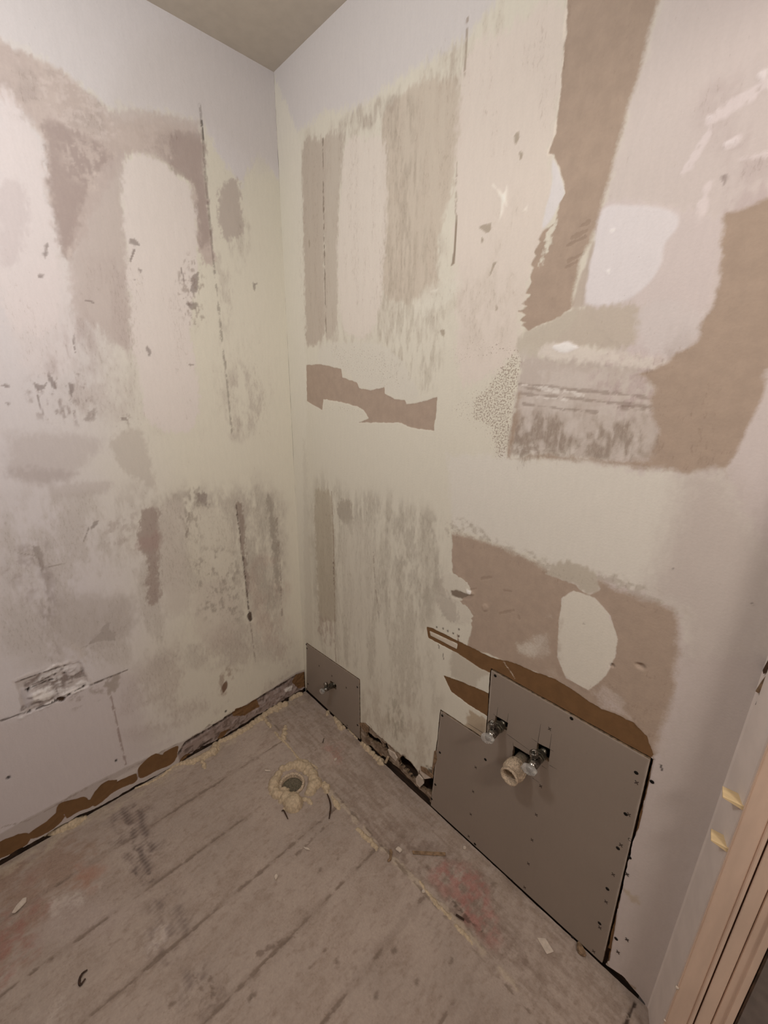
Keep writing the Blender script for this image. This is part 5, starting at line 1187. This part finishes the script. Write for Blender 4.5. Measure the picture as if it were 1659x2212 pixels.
# white crumbs in the jamb joint
for (x, y, z, s) in ((1.5512, jy - .001, .26, .004), (1.5512, jy - .001, .14, .003)):
    bm = bmesh.new(); bmesh.ops.create_icosphere(bm, subdivisions=1, radius=s, matrix=Matrix.Translation((x - JX, y - JY, z)))
    from_bm('paint_crumb', bm, M_chip, root)
def shim(z, label, x0, tilt, th):
    bm = bmesh.new()
    L = 1.560 - x0
    prof = [(0, -.0015), (L, -th * .5), (L, th * .5), (0, .0015)]
    a = []; b = []
    for (x, zz) in prof:
        a.append(bm.verts.new((x + (.004 if x == 0 else 0), -.030, zz + tilt * x))); b.append(bm.verts.new((x, -.004, zz + tilt * x)))
    bm.faces.new(a); bm.faces.new(b[::-1])
    for i in range(4): bm.faces.new((a[i], b[i], b[(i + 1) % 4], a[(i + 1) % 4]))
    bmesh.ops.recalc_face_normals(bm, faces=bm.faces)
    bmesh.ops.bevel(bm, geom=[e for e in bm.edges], offset=.0004, segments=1, affect='EDGES')
    o = from_bm('shim', bm, M_shim); o.location = (x0, JY + .0315, z)
    return tag(o, label, 'shim', 'wood shims at the door jamb')
shim(.774, 'upper pale wood shim sticking out beside the door jamb', 1.518, 0.0, .011)
shim(.669, 'lower pale wood shim sticking out beside the door jamb', 1.522, 0.0, .012)
# broken plaster edge with splintered wood high on the door side
e = empty('broken_wall_edge', (1.523, -.004, .99), 'splintered brown wood and dark gap at the right wall edge', 'wall damage')
def chip_(name, pts, th, mat):
    bm = bmesh.new()
    f = [bm.verts.new((x - 1.523, -.006, z - .99)) for x, z in pts]; g = [bm.verts.new((x - 1.523, .001, z - .99)) for x, z in pts]
    bm.faces.new(f); bm.faces.new(g[::-1])
    for i in range(len(f)): bm.faces.new((f[i], g[i], g[(i + 1) % len(f)], f[(i + 1) % len(f)]))
    return from_bm(name, bm, mat, e)
chip_('splinter', [(1.522,1.028),(1.52,1.009),(1.522,1.004),(1.526,1.009),(1.529,1.056)], .01, M_oldwood)
chip_('splinter', [(1.526,1.005),(1.525,0.998),(1.52,0.965),(1.524,0.964),(1.528,0.97),(1.529,0.999)], .01, M_splinter)
chip_('dark_gap', [(1.525,0.965),(1.528,0.966),(1.529,0.958),(1.526,0.94),(1.525,0.939),(1.526,0.954)], .01, M_black)

# door wall beyond the opening, hallway
box('wall_door', (1.53, 1.64, -2.1, -.98, 0, H), M_plainwall, kind='structure')
box('wall_door.001', (1.60, 1.64, -.98, JY + .03, 2.06, H), M_plainwall, kind='structure')
box('floor.002', (1.50, 3.2, -2.1, .8, -.04, -.004), M_hallfloor, kind='structure')
box('ceiling.001', (1.62, 3.2, -2.2, .8, H, H + .05), M_plainwall, kind='structure')
box('wall_hall', (3.2, 3.25, -2.2, .8, 0, H), M_plainwall, kind='structure')
box('wall_hall.001', (1.66, 3.2, -2.15, -2.1, 0, H), M_plainwall, kind='structure')
box('wall_hall.002', (1.60, 3.2, .8, .85, 0, H), M_plainwall, kind='structure')
box('wall_hall.003', (1.60, 1.64, .1, .8, 0, H), M_plainwall, kind='structure')
